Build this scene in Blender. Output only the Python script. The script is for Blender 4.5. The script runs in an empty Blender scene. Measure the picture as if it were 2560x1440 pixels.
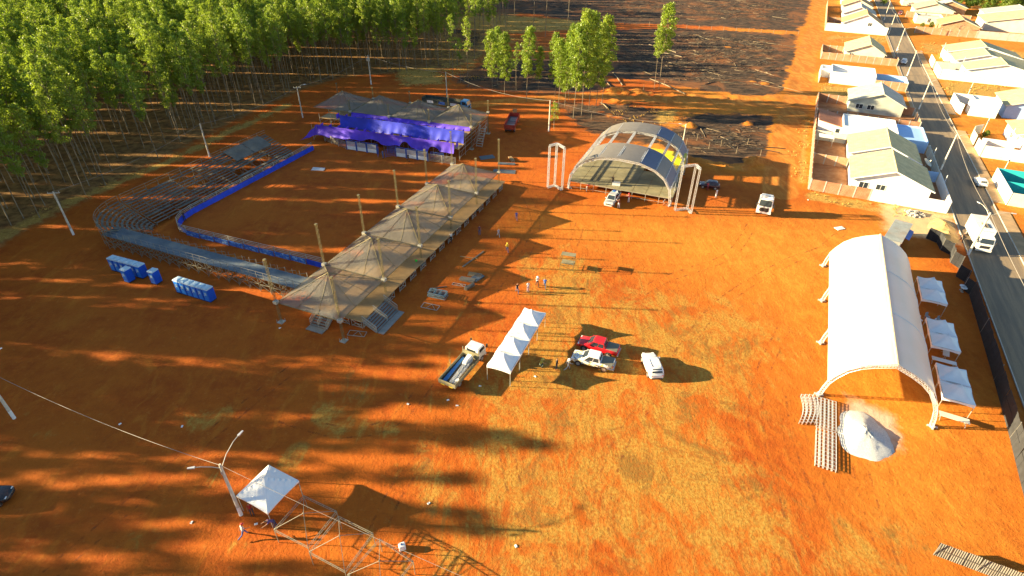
import bpy, math, random
import numpy as np
from mathutils import Vector, Matrix
R = math.radians
cos, sin = math.cos, math.sin
random.seed(11); rng = np.random.default_rng(11)
sc = bpy.context.scene
col = sc.collection
# ------------------------------------------------------------------ camera
F, PITCH, ROLL, HC = 1445.0, R(34.7), R(0.75), 48.0
_fw = Vector((0, cos(PITCH), -sin(PITCH))); _rt = Vector((1, 0, 0)); _up = _rt.cross(_fw)
CA = _rt * cos(ROLL) + _up * sin(ROLL); CB = -_rt * sin(ROLL) + _up * cos(ROLL); CF = _fw
cam_d = bpy.data.cameras.new('camera'); cam_d.sensor_width = 36; cam_d.lens = 36 * F / 2560
cam_d.clip_start = 0.5; cam_d.clip_end = 6000
cam = bpy.data.objects.new('camera', cam_d); col.objects.link(cam)
cam.matrix_world = Matrix(((CA.x, CB.x, -CF.x, 0), (CA.y, CB.y, -CF.y, 0), (CA.z, CB.z, -CF.z, HC), (0, 0, 0, 1)))
sc.camera = cam
# ------------------------------------------------------------------ light
SUN_EL, SUN_DIR = 14.6, -2.7                 # light travels towards +x
w = bpy.data.worlds.new('World'); sc.world = w; w.use_nodes = True
nt = w.node_tree; nt.nodes.clear()
sky = nt.nodes.new('ShaderNodeTexSky'); sky.sky_type = 'NISHITA'; sky.sun_disc = False
sky.sun_elevation = R(SUN_EL); sky.sun_rotation = math.atan2(-cos(R(SUN_DIR)), -sin(R(SUN_DIR)))
sky.altitude = 700; sky.air_density = 1.15; sky.dust_density = 0.6; sky.ozone_density = 1.6
bg = nt.nodes.new('ShaderNodeBackground'); bg.inputs[1].default_value = 0.052
wo = nt.nodes.new('ShaderNodeOutputWorld')
nt.links.new(sky.outputs[0], bg.inputs[0]); nt.links.new(bg.outputs[0], wo.inputs[0])
sun_d = bpy.data.lights.new('sun', 'SUN'); sun_d.energy = 5.0; sun_d.angle = R(0.55); sun_d.color = (1.0, 0.80, 0.45)
sun = bpy.data.objects.new('sun', sun_d); col.objects.link(sun)
sun.rotation_euler = Vector((cos(R(SUN_DIR)) * cos(R(SUN_EL)), sin(R(SUN_DIR)) * cos(R(SUN_EL)), -sin(R(SUN_EL)))).to_track_quat('-Z', 'Y').to_euler()
sun.location = (-60, 0, 90)
sc.view_settings.view_transform = 'Standard'; sc.view_settings.look = 'None'
sc.view_settings.exposure = 2.2; sc.view_settings.gamma = 1.0; sc.view_settings.use_curve_mapping = False
sc.render.resolution_x = 1024; sc.render.resolution_y = 576
sc.cycles.max_bounces = 4; sc.cycles.diffuse_bounces = 3; sc.cycles.transparent_max_bounces = 10

# ------------------------------------------------------------------ frames
def G(px, py, z=0.0):
    """photo pixel -> point on the horizontal plane z (ground unless said otherwise)"""
    d = CF + CA * ((px - 1280) / F) - CB * ((py - 720) / F)
    return Vector((0, 0, HC)) + d * ((z - HC) / d.z)
AO, AA = Vector((-21.45, 56.92, 0)), R(68.1)          # arena frame: a along the clear tents, b to the left
A_, B_ = Vector((cos(AA), sin(AA), 0)), Vector((-sin(AA), cos(AA), 0))
def fA(a, b, z=0.0): return AO + A_ * a + B_ * b + Vector((0, 0, z))
SO, SA = G(2430, 660), R(65.7)                        # street frame: u up the street, v to the right
U_, V_ = Vector((cos(SA), sin(SA), 0)), Vector((sin(SA), -cos(SA), 0))
def fS(u, v, z=0.0): return SO + U_ * u + V_ * v + Vector((0, 0, z))
def toA(p): d = p - AO; return d.dot(A_), d.dot(B_)
def toS(p): d = p - SO; return d.dot(U_), d.dot(V_)

# ------------------------------------------------------------------ objects
def tag(o, label=None, cat=None, group=None, kind=None):
    if label: o['label'] = label
    if cat: o['category'] = cat
    if group: o['group'] = group
    if kind: o['kind'] = kind
    return o
def thing(name, label, cat, loc=(0, 0, 0), rz=0.0, group=None):
    o = bpy.data.objects.new(name, None); col.objects.link(o)
    o.empty_display_size = 0.3
    o.location = loc; o.rotation_euler = (0, 0, rz)
    return tag(o, label, cat, group)
def inst(name, me, parent, loc=(0, 0, 0), rot=(0, 0, 0), scale=None):
    o = bpy.data.objects.new(name, me); col.objects.link(o); o.parent = parent
    o.location = loc; o.rotation_euler = rot
    if scale: o.scale = scale
    return o
def tree_of(root):
    out = []
    def rec(o):
        for c in o.children: out.append(c); rec(c)
    rec(root); return out
def dup(root, loc, rz=0.0, label=None, group=None, scale=None, kids=None):
    """a copy of a thing with copies of its parts"""
    m = {root: root.copy()}; col.objects.link(m[root])
    r = m[root]; r.location = loc; r.rotation_euler = (0, 0, rz)
    if scale: r.scale = scale
    if label: r['label'] = label
    if group: r['group'] = group
    for o in (kids if kids is not None else tree_of(root)):
        c = o.copy(); col.objects.link(c); m[o] = c; c.parent = m[o.parent]
    return r

ORD = ('first','second','third','fourth','fifth','sixth','seventh','eighth','ninth','tenth','eleventh','twelfth')
class MB:
    """collects geometry for one mesh"""
    def __init__(s): s.v = []; s.f = []; s.m = []; s.mi = 0
    def add(s, vs, fs):
        n = len(s.v); s.v += [tuple(p) for p in vs]
        s.f += [tuple(i + n for i in f) for f in fs]; s.m += [s.mi] * len(fs); return s
    def box(s, x0, x1, y0, y1, z0, z1):
        return s.add([(x0,y0,z0),(x1,y0,z0),(x1,y1,z0),(x0,y1,z0),(x0,y0,z1),(x1,y0,z1),(x1,y1,z1),(x0,y1,z1)],
                     [(3,2,1,0),(4,5,6,7),(0,1,5,4),(1,2,6,5),(2,3,7,6),(3,0,4,7)])
    def hexa(s, b, t):
        return s.add(list(b) + list(t), [(3,2,1,0),(4,5,6,7),(0,1,5,4),(1,2,6,5),(2,3,7,6),(3,0,4,7)])
    def bar(s, p, q, w=0.05, h=None, caps=True):
        p = Vector(p); q = Vector(q); d = q - p
        if d.length < 1e-6: return s
        d.normalize(); up = Vector((0, 0, 1)) if abs(d.z) < 0.95 else Vector((1, 0, 0))
        x = d.cross(up).normalized(); y = x.cross(d); h = h or w
        o = [x * (w/2) * i + y * (h/2) * j for i, j in ((-1,-1),(1,-1),(1,1),(-1,1))]
        fs = [(0,1,5,4),(1,2,6,5),(2,3,7,6),(3,0,4,7)]
        if caps: fs += [(3,2,1,0),(4,5,6,7)]
        return s.add([p + k for k in o] + [q + k for k in o], fs)
    def tube(s, p, q, r0, r1=None, n=8, caps=True):
        return s.pipe([p, q], [r0, r0 if r1 is None else r1], n, caps)
    def pipe(s, pts, r, n=6, caps=True):
        pts = [Vector(p) for p in pts]
        if not isinstance(r, (list, tuple)): r = [r] * len(pts)
        vs = []; px = None
        for i, p in enumerate(pts):
            d = (pts[min(i+1, len(pts)-1)] - pts[max(i-1, 0)]).normalized()
            if px is None:
                up = Vector((0, 0, 1)) if abs(d.z) < 0.9 else Vector((1, 0, 0))
                px = d.cross(up).normalized()
            px = (px - d * px.dot(d)).normalized(); y = d.cross(px)
            vs += [p + (px * cos(2*math.pi*k/n) + y * sin(2*math.pi*k/n)) * r[i] for k in range(n)]
        fs = [(i*n+k, i*n+(k+1)%n, (i+1)*n+(k+1)%n, (i+1)*n+k) for i in range(len(pts)-1) for k in range(n)]
        if caps: fs += [tuple(range(n-1, -1, -1)), tuple((len(pts)-1)*n + k for k in range(n))]
        return s.add(vs, fs)
    def poly(s, pts): return s.add(pts, [tuple(range(len(pts)))])
    def prism(s, pts, z0, z1):
        n = len(pts)
        return s.add([(p[0],p[1],z0) for p in pts] + [(p[0],p[1],z1) for p in pts],
                     [tuple(range(n-1,-1,-1)), tuple(range(n,2*n))] + [(i,(i+1)%n,(i+1)%n+n,i+n) for i in range(n)])
    def extr(s, pts, d):
        """closed 3d polygon extruded by vector d"""
        pts = [Vector(p) for p in pts]; d = Vector(d); n = len(pts)
        return s.add(pts + [p + d for p in pts], [tuple(range(n-1,-1,-1)), tuple(range(n,2*n))] + [(i,(i+1)%n,(i+1)%n+n,i+n) for i in range(n)])
    def loft(s, rings, closed=True, caps=True):
        n = len(rings[0]); vs = [p for r in rings for p in r]; m = n if closed else n-1
        fs = [(i*n+k, i*n+(k+1)%n, (i+1)*n+(k+1)%n, (i+1)*n+k) for i in range(len(rings)-1) for k in range(m)]
        if caps and closed: fs += [tuple(range(n-1,-1,-1)), tuple((len(rings)-1)*n+k for k in range(n))]
        return s.add(vs, fs)
    def truss(s, p, q, w=0.3, ch=0.05, br=0.03, step=0.5, n=4):
        """box truss from p to q"""
        p = Vector(p); q = Vector(q); d = q - p; L = d.length; d.normalize()
        up = Vector((0,0,1)) if abs(d.z) < 0.9 else Vector((1,0,0))
        x = d.cross(up).normalized(); y = x.cross(d)
        k = max(1, round(L / step))
        offs = [(-1,-1),(1,-1),(1,1),(-1,1)] if n == 4 else [(-1,-.6),(1,-.6),(0,1)]
        O = [x*i*w/2 + y*j*w/2 for i, j in offs]
        for o in O: s.bar(p+o, q+o, ch)
        for i in range(k):
            for j in range(len(O)):
                o0, o1 = O[j], O[(j+1) % len(O)]
                a, b = p + d*(L*i/k), p + d*(L*(i+1)/k)
                s.bar(a+o0, a+o1, br, caps=False)
                s.bar((a+o0) if (i+j) % 2 else (a+o1), (b+o1) if (i+j) % 2 else (b+o0), br, caps=False)
        return s
    def mesh(s, name, mats, smooth=False):
        me = bpy.data.meshes.new(name); me.from_pydata(s.v, [], s.f)
        for m in (mats if isinstance(mats, (list, tuple)) else [mats] if mats else []): me.materials.append(m)
        if any(s.m): me.polygons.foreach_set('material_index', s.m)
        if smooth: me.polygons.foreach_set('use_smooth', [True]*len(s.f))
        me.update(); return me
    def build(s, name, mats, parent=None, smooth=False, loc=None, rz=0):
        o = bpy.data.objects.new(name, s.mesh(name, mats, smooth)); col.objects.link(o); o.parent = parent
        if loc is not None: o.location = loc; o.rotation_euler = (0,0,rz)
        return o

# ------------------------------------------------------------------ materials
class N:
    """tiny node helper"""
    def __init__(s, name):
        s.m = bpy.data.materials.new(name); s.m.use_nodes = True; s.t = s.m.node_tree; s.t.nodes.clear()
        s.out = s.n('OutputMaterial')
    def n(s, typ, **k):
        o = s.t.nodes.new('ShaderNode' + typ)
        for a, b in k.items(): setattr(o, a, b)
        return o
    def set(s, node, i, v):
        if hasattr(v, 'is_output') or isinstance(v, bpy.types.NodeSocket): s.t.links.new(v, node.inputs[i])
        else: node.inputs[i].default_value = v
    def pos(s): return s.n('NewGeometry').outputs['Position']
    def obj(s): return s.n('TexCoord').outputs['Object']
    def mapping(s, vec, scale=(1,1,1), rot=(0,0,0)):
        m = s.n('Mapping'); s.set(m, 0, vec); m.inputs['Scale'].default_value = scale; m.inputs['Rotation'].default_value = rot; return m.outputs[0]
    def noise(s, vec, scale, detail=3, rough=.55, dist=0):
        m = s.n('TexNoise'); s.set(m, 'Vector', vec); m.inputs['Scale'].default_value = scale; m.inputs['Detail'].default_value = detail
        m.inputs['Roughness'].default_value = rough; m.inputs['Distortion'].default_value = dist; return m.outputs['Fac']
    def ramp(s, f, a, b, lo=0., hi=1.):
        m = s.n('MapRange', interpolation_type='SMOOTHSTEP'); s.set(m, 0, f)
        for i, v in ((1,a),(2,b),(3,lo),(4,hi)): m.inputs[i].default_value = v
        return m.outputs[0]
    def mix(s, f, a, b, mode='MIX'):
        m = s.n('Mix', data_type='RGBA', blend_type=mode)
        for i, v in ((0,f),(6,a),(7,b)):
            if isinstance(v, (tuple, list)) and len(v) == 3: v = (*v, 1)
            s.set(m, i, v)
        return m.outputs[2]
    def math(s, op, a, b=0.0, clamp=False):
        m = s.n('Math', operation=op, use_clamp=clamp); s.set(m, 0, a); s.set(m, 1, b); return m.outputs[0]
    def attr(s, name): return s.n('Attribute', attribute_name=name).outputs['Fac']
    def bump(s, h, dist=.02, strength=1.):
        b = s.n('Bump'); s.set(b, 'Height', h); b.inputs['Distance'].default_value = dist; b.inputs['Strength'].default_value = strength; return b.outputs[0]
    def pbr(s, c, rough=.7, metal=0., normal=None, **k):
        p = s.n('BsdfPrincipled')
        if isinstance(c, (tuple, list)) and len(c) == 3: c = (*c, 1)
        s.set(p, 'Base Color', c); s.set(p, 'Roughness', rough); s.set(p, 'Metallic', metal)
        if normal is not None: s.set(p, 'Normal', normal)
        for a, b in k.items(): s.set(p, a.replace('_', ' '), b)
        return p.outputs[0]
    def done(s, sh): s.set(s.out, 0, sh); return s.m
MATS = {}
def mat(name, c, rough=.7, metal=0., var=.12, scale=1.5, bump=0., dirt=None, dirt_amt=.35, **k):
    if name in MATS: return MATS[name]
    n = N(name); p = n.pos()
    f = n.noise(p, scale, 4, .6)
    lo = tuple(max(0, x*(1-var)) for x in c); hi = tuple(min(1, x*(1+var)) for x in c)
    cc = n.mix(n.ramp(f, .3, .7), lo, hi)
    if dirt: cc = n.mix(n.math('MULTIPLY', n.ramp(n.noise(p, scale*.55+.13, 5, .7), .45, .75), dirt_amt), cc, dirt)
    nm = n.bump(n.noise(p, scale*6, 3), bump) if bump else None
    MATS[name] = n.done(n.pbr(cc, rough, metal, nm, **k)); return MATS[name]
SOILC = (.42, .135, .03)
M_steel = mat('galvanised_steel', (.47, .46, .40), .45, .35, dirt=(.35,.22,.1))
M_yellow = mat('yellowed_tower_steel', (.19, .165, .08), .5, .3, dirt=(.4,.25,.1))
M_alu = mat('aluminium_truss', (.60, .61, .62), .38, .35, var=.06)
M_white = mat('white_paint', (.8, .8, .78), .55, var=.05)
M_black = mat('black_paint', (.03, .03, .033), .5)
M_rubber = mat('tyre_rubber', (.025, .024, .022), .85, dirt=SOILC, dirt_amt=.4)
M_glass = mat('dark_glass', (.03, .04, .05), .08, var=.02, Specular_IOR_Level=.6)
M_rim = mat('wheel_rim', (.5, .5, .5), .35, .6)
M_light = mat('headlamp', (.8, .8, .78), .15)
M_tail = mat('tail_lamp', (.45, .02, .02), .25)
M_wood = mat('plywood', (.33, .21, .09), .75, dirt=(.45,.25,.1), scale=.8)
M_stair = mat('stair_steel', (.25, .24, .22), .55, .2)
M_plank = mat('bleacher_plank', (.145, .13, .105), .6, .1, var=.25, scale=.6, dirt=(.35,.24,.12), dirt_amt=.5)
M_wplank = mat('walkway_plank', (.085, .112, .14), .5, .1, var=.2, scale=.4, dirt=(.3,.27,.2), dirt_amt=.6)
M_blue = mat('blue_tarp', (.012, .07, .62), .42, var=.15)
M_bluem = mat('blue_painted_metal', (.03, .09, .36), .45, var=.1)
M_toilet = mat('blue_plastic', (.008, .10, .60), .4, var=.08)
M_toiletr = mat('pale_plastic_roof', (.42, .58, .70), .5, var=.1)
M_royal = mat('royal_blue_fabric', (.035, .05, .55), .6, var=.25, scale=.35)
M_purple = mat('purple_fabric', (.10, .04, .62), .6, var=.25, scale=.35)
M_tentw = mat('white_tent_fabric', (.82, .82, .82), .5, var=.03)
M_grey = mat('grey_canvas', (.175, .158, .142), .55, var=.08)
M_navy = mat('shade_blue_canvas', (.085, .105, .18), .55, var=.08)  # bluer tone for stage roof panels on the shaded side
M_deck = mat('stage_deck_board', (.235, .21, .125), .6, var=.2, scale=.5, dirt=(.4,.3,.15))
M_conc = mat('concrete', (.42, .40, .36), .85, var=.15, scale=.8, bump=.01)
M_pole = mat('pole_concrete', (.55, .51, .42), .8, var=.12)
M_wwall = mat('white_render', (.80, .79, .76), .8, var=.05, scale=.5, dirt=(.52,.40,.28), dirt_amt=.45)
M_cwall = mat('cream_render', (.66, .62, .50), .85, var=.08, scale=.5, dirt=(.5,.38,.25), dirt_amt=.3)
M_gwall = mat('grey_render', (.45, .46, .40), .85, var=.1, scale=.5)
M_teal = mat('teal_paint', (.02, .45, .47), .7, var=.08)
M_bluew = mat('pale_blue_paint_and_shade', (.35, .55, .85), .7, var=.05)  # blue painted walls, and white walls whose shade is put into the colour
M_skin = mat('skin', (.36, .19, .11), .55)
M_hair = mat('dark_hair', (.02, .014, .01), .6)
M_char = mat('charred_wood', (.035, .03, .027), .9)
M_log = mat('bleached_log', (.24, .185, .12), .85, var=.2)
M_slash = mat('scorched_bark', (.17, .115, .07), .9, var=.3)
M_cable = mat('cable', (.25, .22, .19), .6)
def cloth(c, name=None):
    return mat(name or 'cloth_%02x%02x%02x' % tuple(int(min(1,x)*255) for x in c), c, .8, var=.12, scale=6)
def paint(name, c, rough=.25): return mat(name, c, rough, var=.03, dirt=SOILC, dirt_amt=.25, scale=1.2, Coat_Weight=.5)
def brick_mat(name, c1, c2, mortar):
    n = N(name); p = n.pos()
    m = n.mapping(p, (1,1,1), (0,0,-SA)); sp = n.n('SeparateXYZ'); n.set(sp, 0, m)
    cb = n.n('CombineXYZ'); n.set(cb, 0, n.math('ADD', sp.outputs[0], sp.outputs[1])); n.set(cb, 1, sp.outputs[2])
    b = n.n('TexBrick'); n.set(b, 'Vector', cb.outputs[0])
    for k, v in (('Color1',(*c1,1)),('Color2',(*c2,1)),('Mortar',(*mortar,1)),('Scale',1.),('Mortar Size',.018),('Brick Width',.30),('Row Height',.19)): b.inputs[k].default_value = v
    c = n.mix(n.ramp(n.noise(p, .7, 4), .35, .75), b.outputs[0], (c1[0]*.7, c1[1]*.75, c1[2]*.9))
    return n.done(n.pbr(c, .9, normal=n.bump(b.outputs['Fac'], -.01)))
M_brick = brick_mat('hollow_brick', (.48,.19,.075), (.40,.15,.06), (.42,.33,.25))
M_brick2 = brick_mat('pale_brick', (.54,.26,.11), (.47,.21,.085), (.42,.36,.28))
def roof_mat(name, c, per=.22):
    n = N(name); p = n.pos(); m = n.mapping(p, (1,1,1), (0,0,-SA))
    wv = n.n('TexWave', wave_type='BANDS', bands_direction='X', wave_profile='SIN'); n.set(wv, 'Vector', m); wv.inputs['Scale'].default_value = 0.314/per
    f = n.noise(p, .8, 5, .65)
    wz = n.n('TexWave', wave_type='BANDS', bands_direction='Y', wave_profile='SAW'); n.set(wz, 'Vector', m); wz.inputs['Scale'].default_value = 0.314/.38
    c2 = n.mix(n.ramp(f, .3, .75), tuple(x*.8 for x in c), tuple(min(1,x*1.12) for x in c))
    c2 = n.mix(n.math('MULTIPLY', n.ramp(wz.outputs['Fac'], .75, 1.), .25), c2, tuple(x*.55 for x in c))
    return n.done(n.pbr(c2, .8, normal=n.bump(n.math('ADD', wv.outputs['Fac'], n.math('MULTIPLY', wz.outputs['Fac'], .5)), .035)))
M_roofc = roof_mat('cream_tile_roof', (.62, .53, .27)); M_roofg = roof_mat('grey_tile_roof', (.50, .49, .42)); M_roofr = roof_mat('red_clay_roof', (.46, .17, .08)); M_roofo = roof_mat('orange_clay_roof', (.60, .36, .16))
def corr_mat(name, c, metal=.2, rough=.5):
    return mat(name, c, rough, metal, var=.2, scale=.5, dirt=(.3,.17,.08), dirt_amt=.4)
M_corr = corr_mat('galvanised_sheet', (.17, .165, .15), .3); M_corrb = corr_mat('black_sheet', (.02, .021, .024), .1, .6); M_corrz = corr_mat('zinc_roof_sheet', (.24, .27, .29), .3)
def plastic_film():
    n = N('clear_plastic_film'); p = n.pos()
    f = n.noise(p, .5, 5, .65); g = n.noise(n.mapping(p, (3,3,.6)), 1.2, 4, .6)
    c = n.mix(n.ramp(f, .3, .7), (.17,.158,.14), (.29,.268,.23))
    s = n.pbr(c, .32, 0., n.bump(g, .06), Specular_IOR_Level=.6)
    tl = n.n('BsdfTranslucent'); tl.inputs[0].default_value = (.55,.52,.46,1)
    tr = n.n('BsdfTransparent'); tr.inputs[0].default_value = (.93,.90,.84,1)
    m1 = n.n('MixShader'); m1.inputs[0].default_value = .25; n.set(m1, 1, s); n.set(m1, 2, tl.outputs[0])
    m2 = n.n('MixShader'); n.set(m2, 0, n.ramp(f, .2, .8, .34, .50)); n.set(m2, 1, m1.outputs[0]); n.set(m2, 2, tr.outputs[0])
    return n.done(m2.outputs[0])
M_film = plastic_film()
def tent_mat():
    n = N('white_pvc_membrane'); p = n.pos()
    c = n.mix(n.ramp(n.noise(p, .15, 4), .35, .7), (.74,.69,.56), (.82,.78,.68))
    tl = n.n('BsdfTranslucent'); tl.inputs[0].default_value = (.8,.72,.58,1)
    m = n.n('MixShader'); m.inputs[0].default_value = .12; n.set(m, 1, n.pbr(c, .45)); n.set(m, 2, tl.outputs[0])
    return n.done(m.outputs[0])
M_pvc = tent_mat()
def leaf_mat(name, c1, c2):
    n = N(name); p = n.pos()
    oi = n.n('ObjectInfo')
    f = n.ramp(n.noise(p, .35, 3), .3, .7)
    c = n.mix(f, c1, c2)
    c = n.mix(n.math('MULTIPLY', oi.outputs['Random'], .4), c, (c2[0]*1.5, c2[1]*1.15, c2[2]))
    d = n.n('BsdfDiffuse'); n.set(d, 0, c)
    tl = n.n('BsdfTranslucent'); n.set(tl, 0, n.mix(.5, c, (c2[0]*1.6, c2[1]*1.5, c2[2])))
    g = n.n('BsdfGlossy'); g.inputs['Roughness'].default_value = .45; g.inputs[0].default_value = (.6,.6,.6,1)
    m = n.n('MixShader'); m.inputs[0].default_value = .38; n.set(m, 1, d.outputs[0]); n.set(m, 2, tl.outputs[0])
    m2 = n.n('MixShader'); m2.inputs[0].default_value = .04; n.set(m2, 1, m.outputs[0]); n.set(m2, 2, g.outputs[0])
    return n.done(m2.outputs[0])
M_leaf = leaf_mat('eucalyptus_leaves', (.105,.185,.02), (.25,.35,.034))
M_leaf2 = leaf_mat('bush_leaves', (.08,.16,.02), (.16,.24,.03))
M_dull = mat('dull_frame_steel', (.27, .245, .18), .55, .2)
M_bark = mat('eucalyptus_bark', (.22, .17, .11), .85, var=.3, scale=.9, dirt=(.12,.08,.05))
M_straw = mat('dry_grass', (.46, .29, .075), .9, var=.3, scale=.5)
# ------------------------------------------------------------------ ground
def axis(lo, flo, fhi, hi, d, g=1.12):
    a = list(np.arange(flo, fhi + .01, d)); s = d
    while a[-1] < hi: s = min(s * g, 200); a.append(a[-1] + s)
    s = d
    while a[0] > lo: s = min(s * g, 200); a.insert(0, a[0] - s)
    return np.array(a)
gx = axis(-2600, -80, 75, 2600, 1.0, 1.035); gy = axis(-400, 22, 130, 4200, 1.0, 1.02)
GX, GY = np.meshgrid(gx, gy)
PX = np.stack([GX.ravel(), GY.ravel()], -1)
def wpoly(pts): return np.array([G(*p)[:2] for p in pts])
def seg_d(P, a, b):
    ab = b - a; t = np.clip(((P - a) @ ab) / (ab @ ab + 1e-9), 0, 1)
    return np.hypot(*(P - a - t[:, None] * ab).T)
def pmask(poly, soft):
    """1 inside the polygon, fading over soft metres"""
    ins = np.zeros(len(PX), bool); d = np.full(len(PX), 1e9); n = len(poly)
    for i in range(n):
        a, b = poly[i], poly[(i+1) % n]; d = np.minimum(d, seg_d(PX, a, b))
        c = (a[1] > PX[:,1]) != (b[1] > PX[:,1])
        ins ^= c & (PX[:,0] < (b[0]-a[0]) * (PX[:,1]-a[1]) / (b[1]-a[1] + 1e-12) + a[0])
    return np.clip(.5 + np.where(ins, d, -d) / (2*soft), 0, 1)
def lmask(pts, wd, soft):
    pts = wpoly(pts); d = np.full(len(PX), 1e9)
    for a, b in zip(pts[:-1], pts[1:]): d = np.minimum(d, seg_d(PX, a, b))
    return np.clip(.5 + (wd - d) / (2*soft), 0, 1)
FEDGE = [(-88,-60),(-86,20),(-83,60),(-81.5,84),(-76,106),(-69,139),(-60,168),(-52,181),(-38,186),(-22,190),(-12,205),(-6,240),(2,300),(10,420),(20,900),(-1400,900),(-1400,-60)]
m_forest = pmask(np.array(FEDGE, float), 4)
burn = np.maximum.reduce([
    pmask(wpoly([(1500,75),(1700,70),(1990,86),(1995,130),(1965,232),(1900,243),(1730,222),(1560,195),(1490,190),(1440,160),(1430,120)]), 4),
    pmask(wpoly([(1060,-40),(2040,-40),(2015,60),(1990,78),(1700,62),(1480,58),(1330,34),(1150,28),(1000,30)]), 4),
    pmask(wpoly([(1180,170),(1290,150),(1420,140),(1480,170),(1540,215),(1480,238),(1330,232),(1200,222),(1130,200)]), 5),
    .9*pmask(wpoly([(1380,250),(1480,262),(1560,255),(1640,275),(1680,330),(1650,365),(1560,355),(1480,335),(1420,300)]), 4),
    pmask(wpoly([(1655,330),(1730,285),(1955,290),(1935,395),(1850,428),(1760,415),(1690,392),(1640,360)]), 6),
    .6*pmask(wpoly([(1120,62),(1220,80),(1210,120),(1130,120)]), 5)])
road = np.maximum.reduce([
    lmask([(1180,262),(1300,250),(1480,238),(1600,248),(1760,252),(1900,258),(1985,262)], 2.6, 1.2),
    lmask([(2056,-30),(2045,60),(2022,120),(2000,210),(1990,262),(1972,330),(1955,420),(1950,480)], 3.4, 1.0),
    lmask([(2022,125),(2060,104),(2110,100),(2160,97)], 2.6, 1.0),
    lmask([(1480,160),(1420,180),(1330,190)], 1.2, 1.)])
road = np.maximum(road, .52*lmask([(1330,66),(1460,74),(1560,58),(1700,66),(2000,84)], .8, 1.4))
burn = burn * (1 - road)
straw = np.maximum.reduce([
    lmask([(-200,690),(0,590),(170,508),(300,455),(420,405),(540,345),(640,300),(720,262)], 1.9, 2.6),
    lmask([(2005,300),(1998,380),(2000,450)], 1.8, 1.2),
    pmask(wpoly([(1040,40),(1280,38),(1480,52),(1470,72),(1300,84),(1100,70)]), 4),
    pmask(wpoly([(1600,278),(1700,272),(1690,305),(1620,320),(1590,300)]), 2),
    pmask(wpoly([(980,170),(1100,165),(1120,210),(1000,215)]), 4), .62*pmask(wpoly([(1050,70),(1300,80),(1420,120),(1340,190),(1200,215),(1060,200)]), 8), .6*pmask(wpoly([(1480,255),(1640,262),(1700,290),(1600,330),(1500,300)]), 5), .45*pmask(wpoly([(1540,80),(1750,80),(1700,130),(1580,125)]), 6),
    pmask(wpoly([(2050,212),(2190,222),(2190,246),(2045,240)]), 2.),
    pmask(wpoly([(2070,88),(2230,92),(2210,112),(2060,104)]), 2.)])
# lots along the street
def smask(u0, u1, v0, v1, soft=1.):
    return pmask(np.array([fS(u, v)[:2] for u, v in ((u0,v0),(u1,v0),(u1,v1),(u0,v1))]), soft)
straw = np.maximum.reduce([straw, .9*smask(100,124,9.6,40), .8*smask(165,185,10,60), .6*smask(88,102,-24,-2), .8*smask(13,18.2,-25,-6)])
light = np.maximum(smask(6, 18.4, -12, 0, 2.), smask(-64, 20, -3.0, 0, 1.) * .3)       # pale sand strewn by the corner house
yard = np.maximum.reduce([smask(18.5,67,-24.3,-1), smask(67,90,-24.3,-1), smask(137,155,-24.3,-1)])
dry = pmask(wpoly([(1080,1010),(980,900),(1150,820),(1250,620),(1420,590),(1560,640),(1750,690),(2000,760),(2040,1000),(2000,1200),(2330,1230),(2420,1380),(2300,1600),(700,1600),(900,1400),(1000,1230)]), 9)
for poly in ([(425,1040),(470,1020),(560,1010),(590,1000),(600,1020),(560,1070),(500,1095),(440,1085)],[(840,960),(880,915),(930,950),(950,1000),(900,1030),(840,1010)],[(770,1000),(830,990),(900,1030),(1010,1060),(1000,1110),(850,1100),(780,1060)],[(545,1350),(600,1330),(660,1350),(640,1400),(560,1390)],[(860,920),(900,915),(890,950),(865,945)],[(480,1170),(560,1160),(600,1200),(520,1230)],[(640,1180),(720,1100),(800,1090),(760,1180),(690,1240)],[(20,1050),(90,1010),(95,1025),(30,1065)],[(90,1085),(130,1070),(140,1090),(100,1100)],[(420,845),(460,830),(470,850),(430,860)]):
    dry = np.maximum(dry, pmask(wpoly(poly), 1.2))
dry = np.maximum(dry, .55*pmask(wpoly([(100,1250),(500,1200),(640,1330),(500,1440),(100,1600)]), 5))
pale = pmask(wpoly([(2120,985),(2240,1040),(2260,1120),(2180,1150),(2100,1060)]), 1.5)
bright = pmask(wpoly([(1300,540),(2250,540),(2320,900),(2480,1000),(2560,1500),(2200,1300),(2060,1050),(2030,900),(1900,760),(1600,650),(1420,590)]), 8)  # sunlit open ground, its brightness put into a lighter soil colour
bright = np.maximum(bright, .95*smask(19, 340, -62, 130, 6))  # overexposed town side gets the same lightened soil
# relief: spoil heaps along the dirt roads, rough forest floor
gz = np.zeros(len(PX))
def heap(px, py, r, h):
    c = np.array(G(px, py)[:2]); gz[:] = np.maximum(gz, h * np.exp(-((PX - c)**2).sum(1) / (2*r*r)))
hr = random.Random(5)
for (x0,y0),(x1,y1),n,h in (((1520,226),(1590,232),7,1.5),((1600,232),(1760,246),12,.9),((1770,246),(1960,244),14,.55),((1960,240),(1975,150),7,.5),((1530,252),(1570,262),5,1.1),((1500,285),(1560,300),6,.5),((1690,395),(1850,425),14,1.0),((1850,425),(1900,400),6,1.4),((1640,360),(1690,395),6,.6),((1200,222),(1300,236),6,.5),((1915,330),(1955,300),5,.5)):
    for i in range(n):
        t = (i + hr.random()) / n; heap(x0+(x1-x0)*t+hr.uniform(-6,6), y0+(y1-y0)*t+hr.uniform(-4,4), hr.uniform(.6,1.3), h*hr.uniform(.4,1.1))
for px_, py_, r_, h_ in ((1725,318,1.0,1.4),(1868,312,.9,1.0),(1990,262,.8,.4),(1910,210,1,.8),(1880,205,.8,.7),(1960,85,2,.5),(1820,120,1,.6)): heap(px_, py_, r_, h_)
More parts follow.
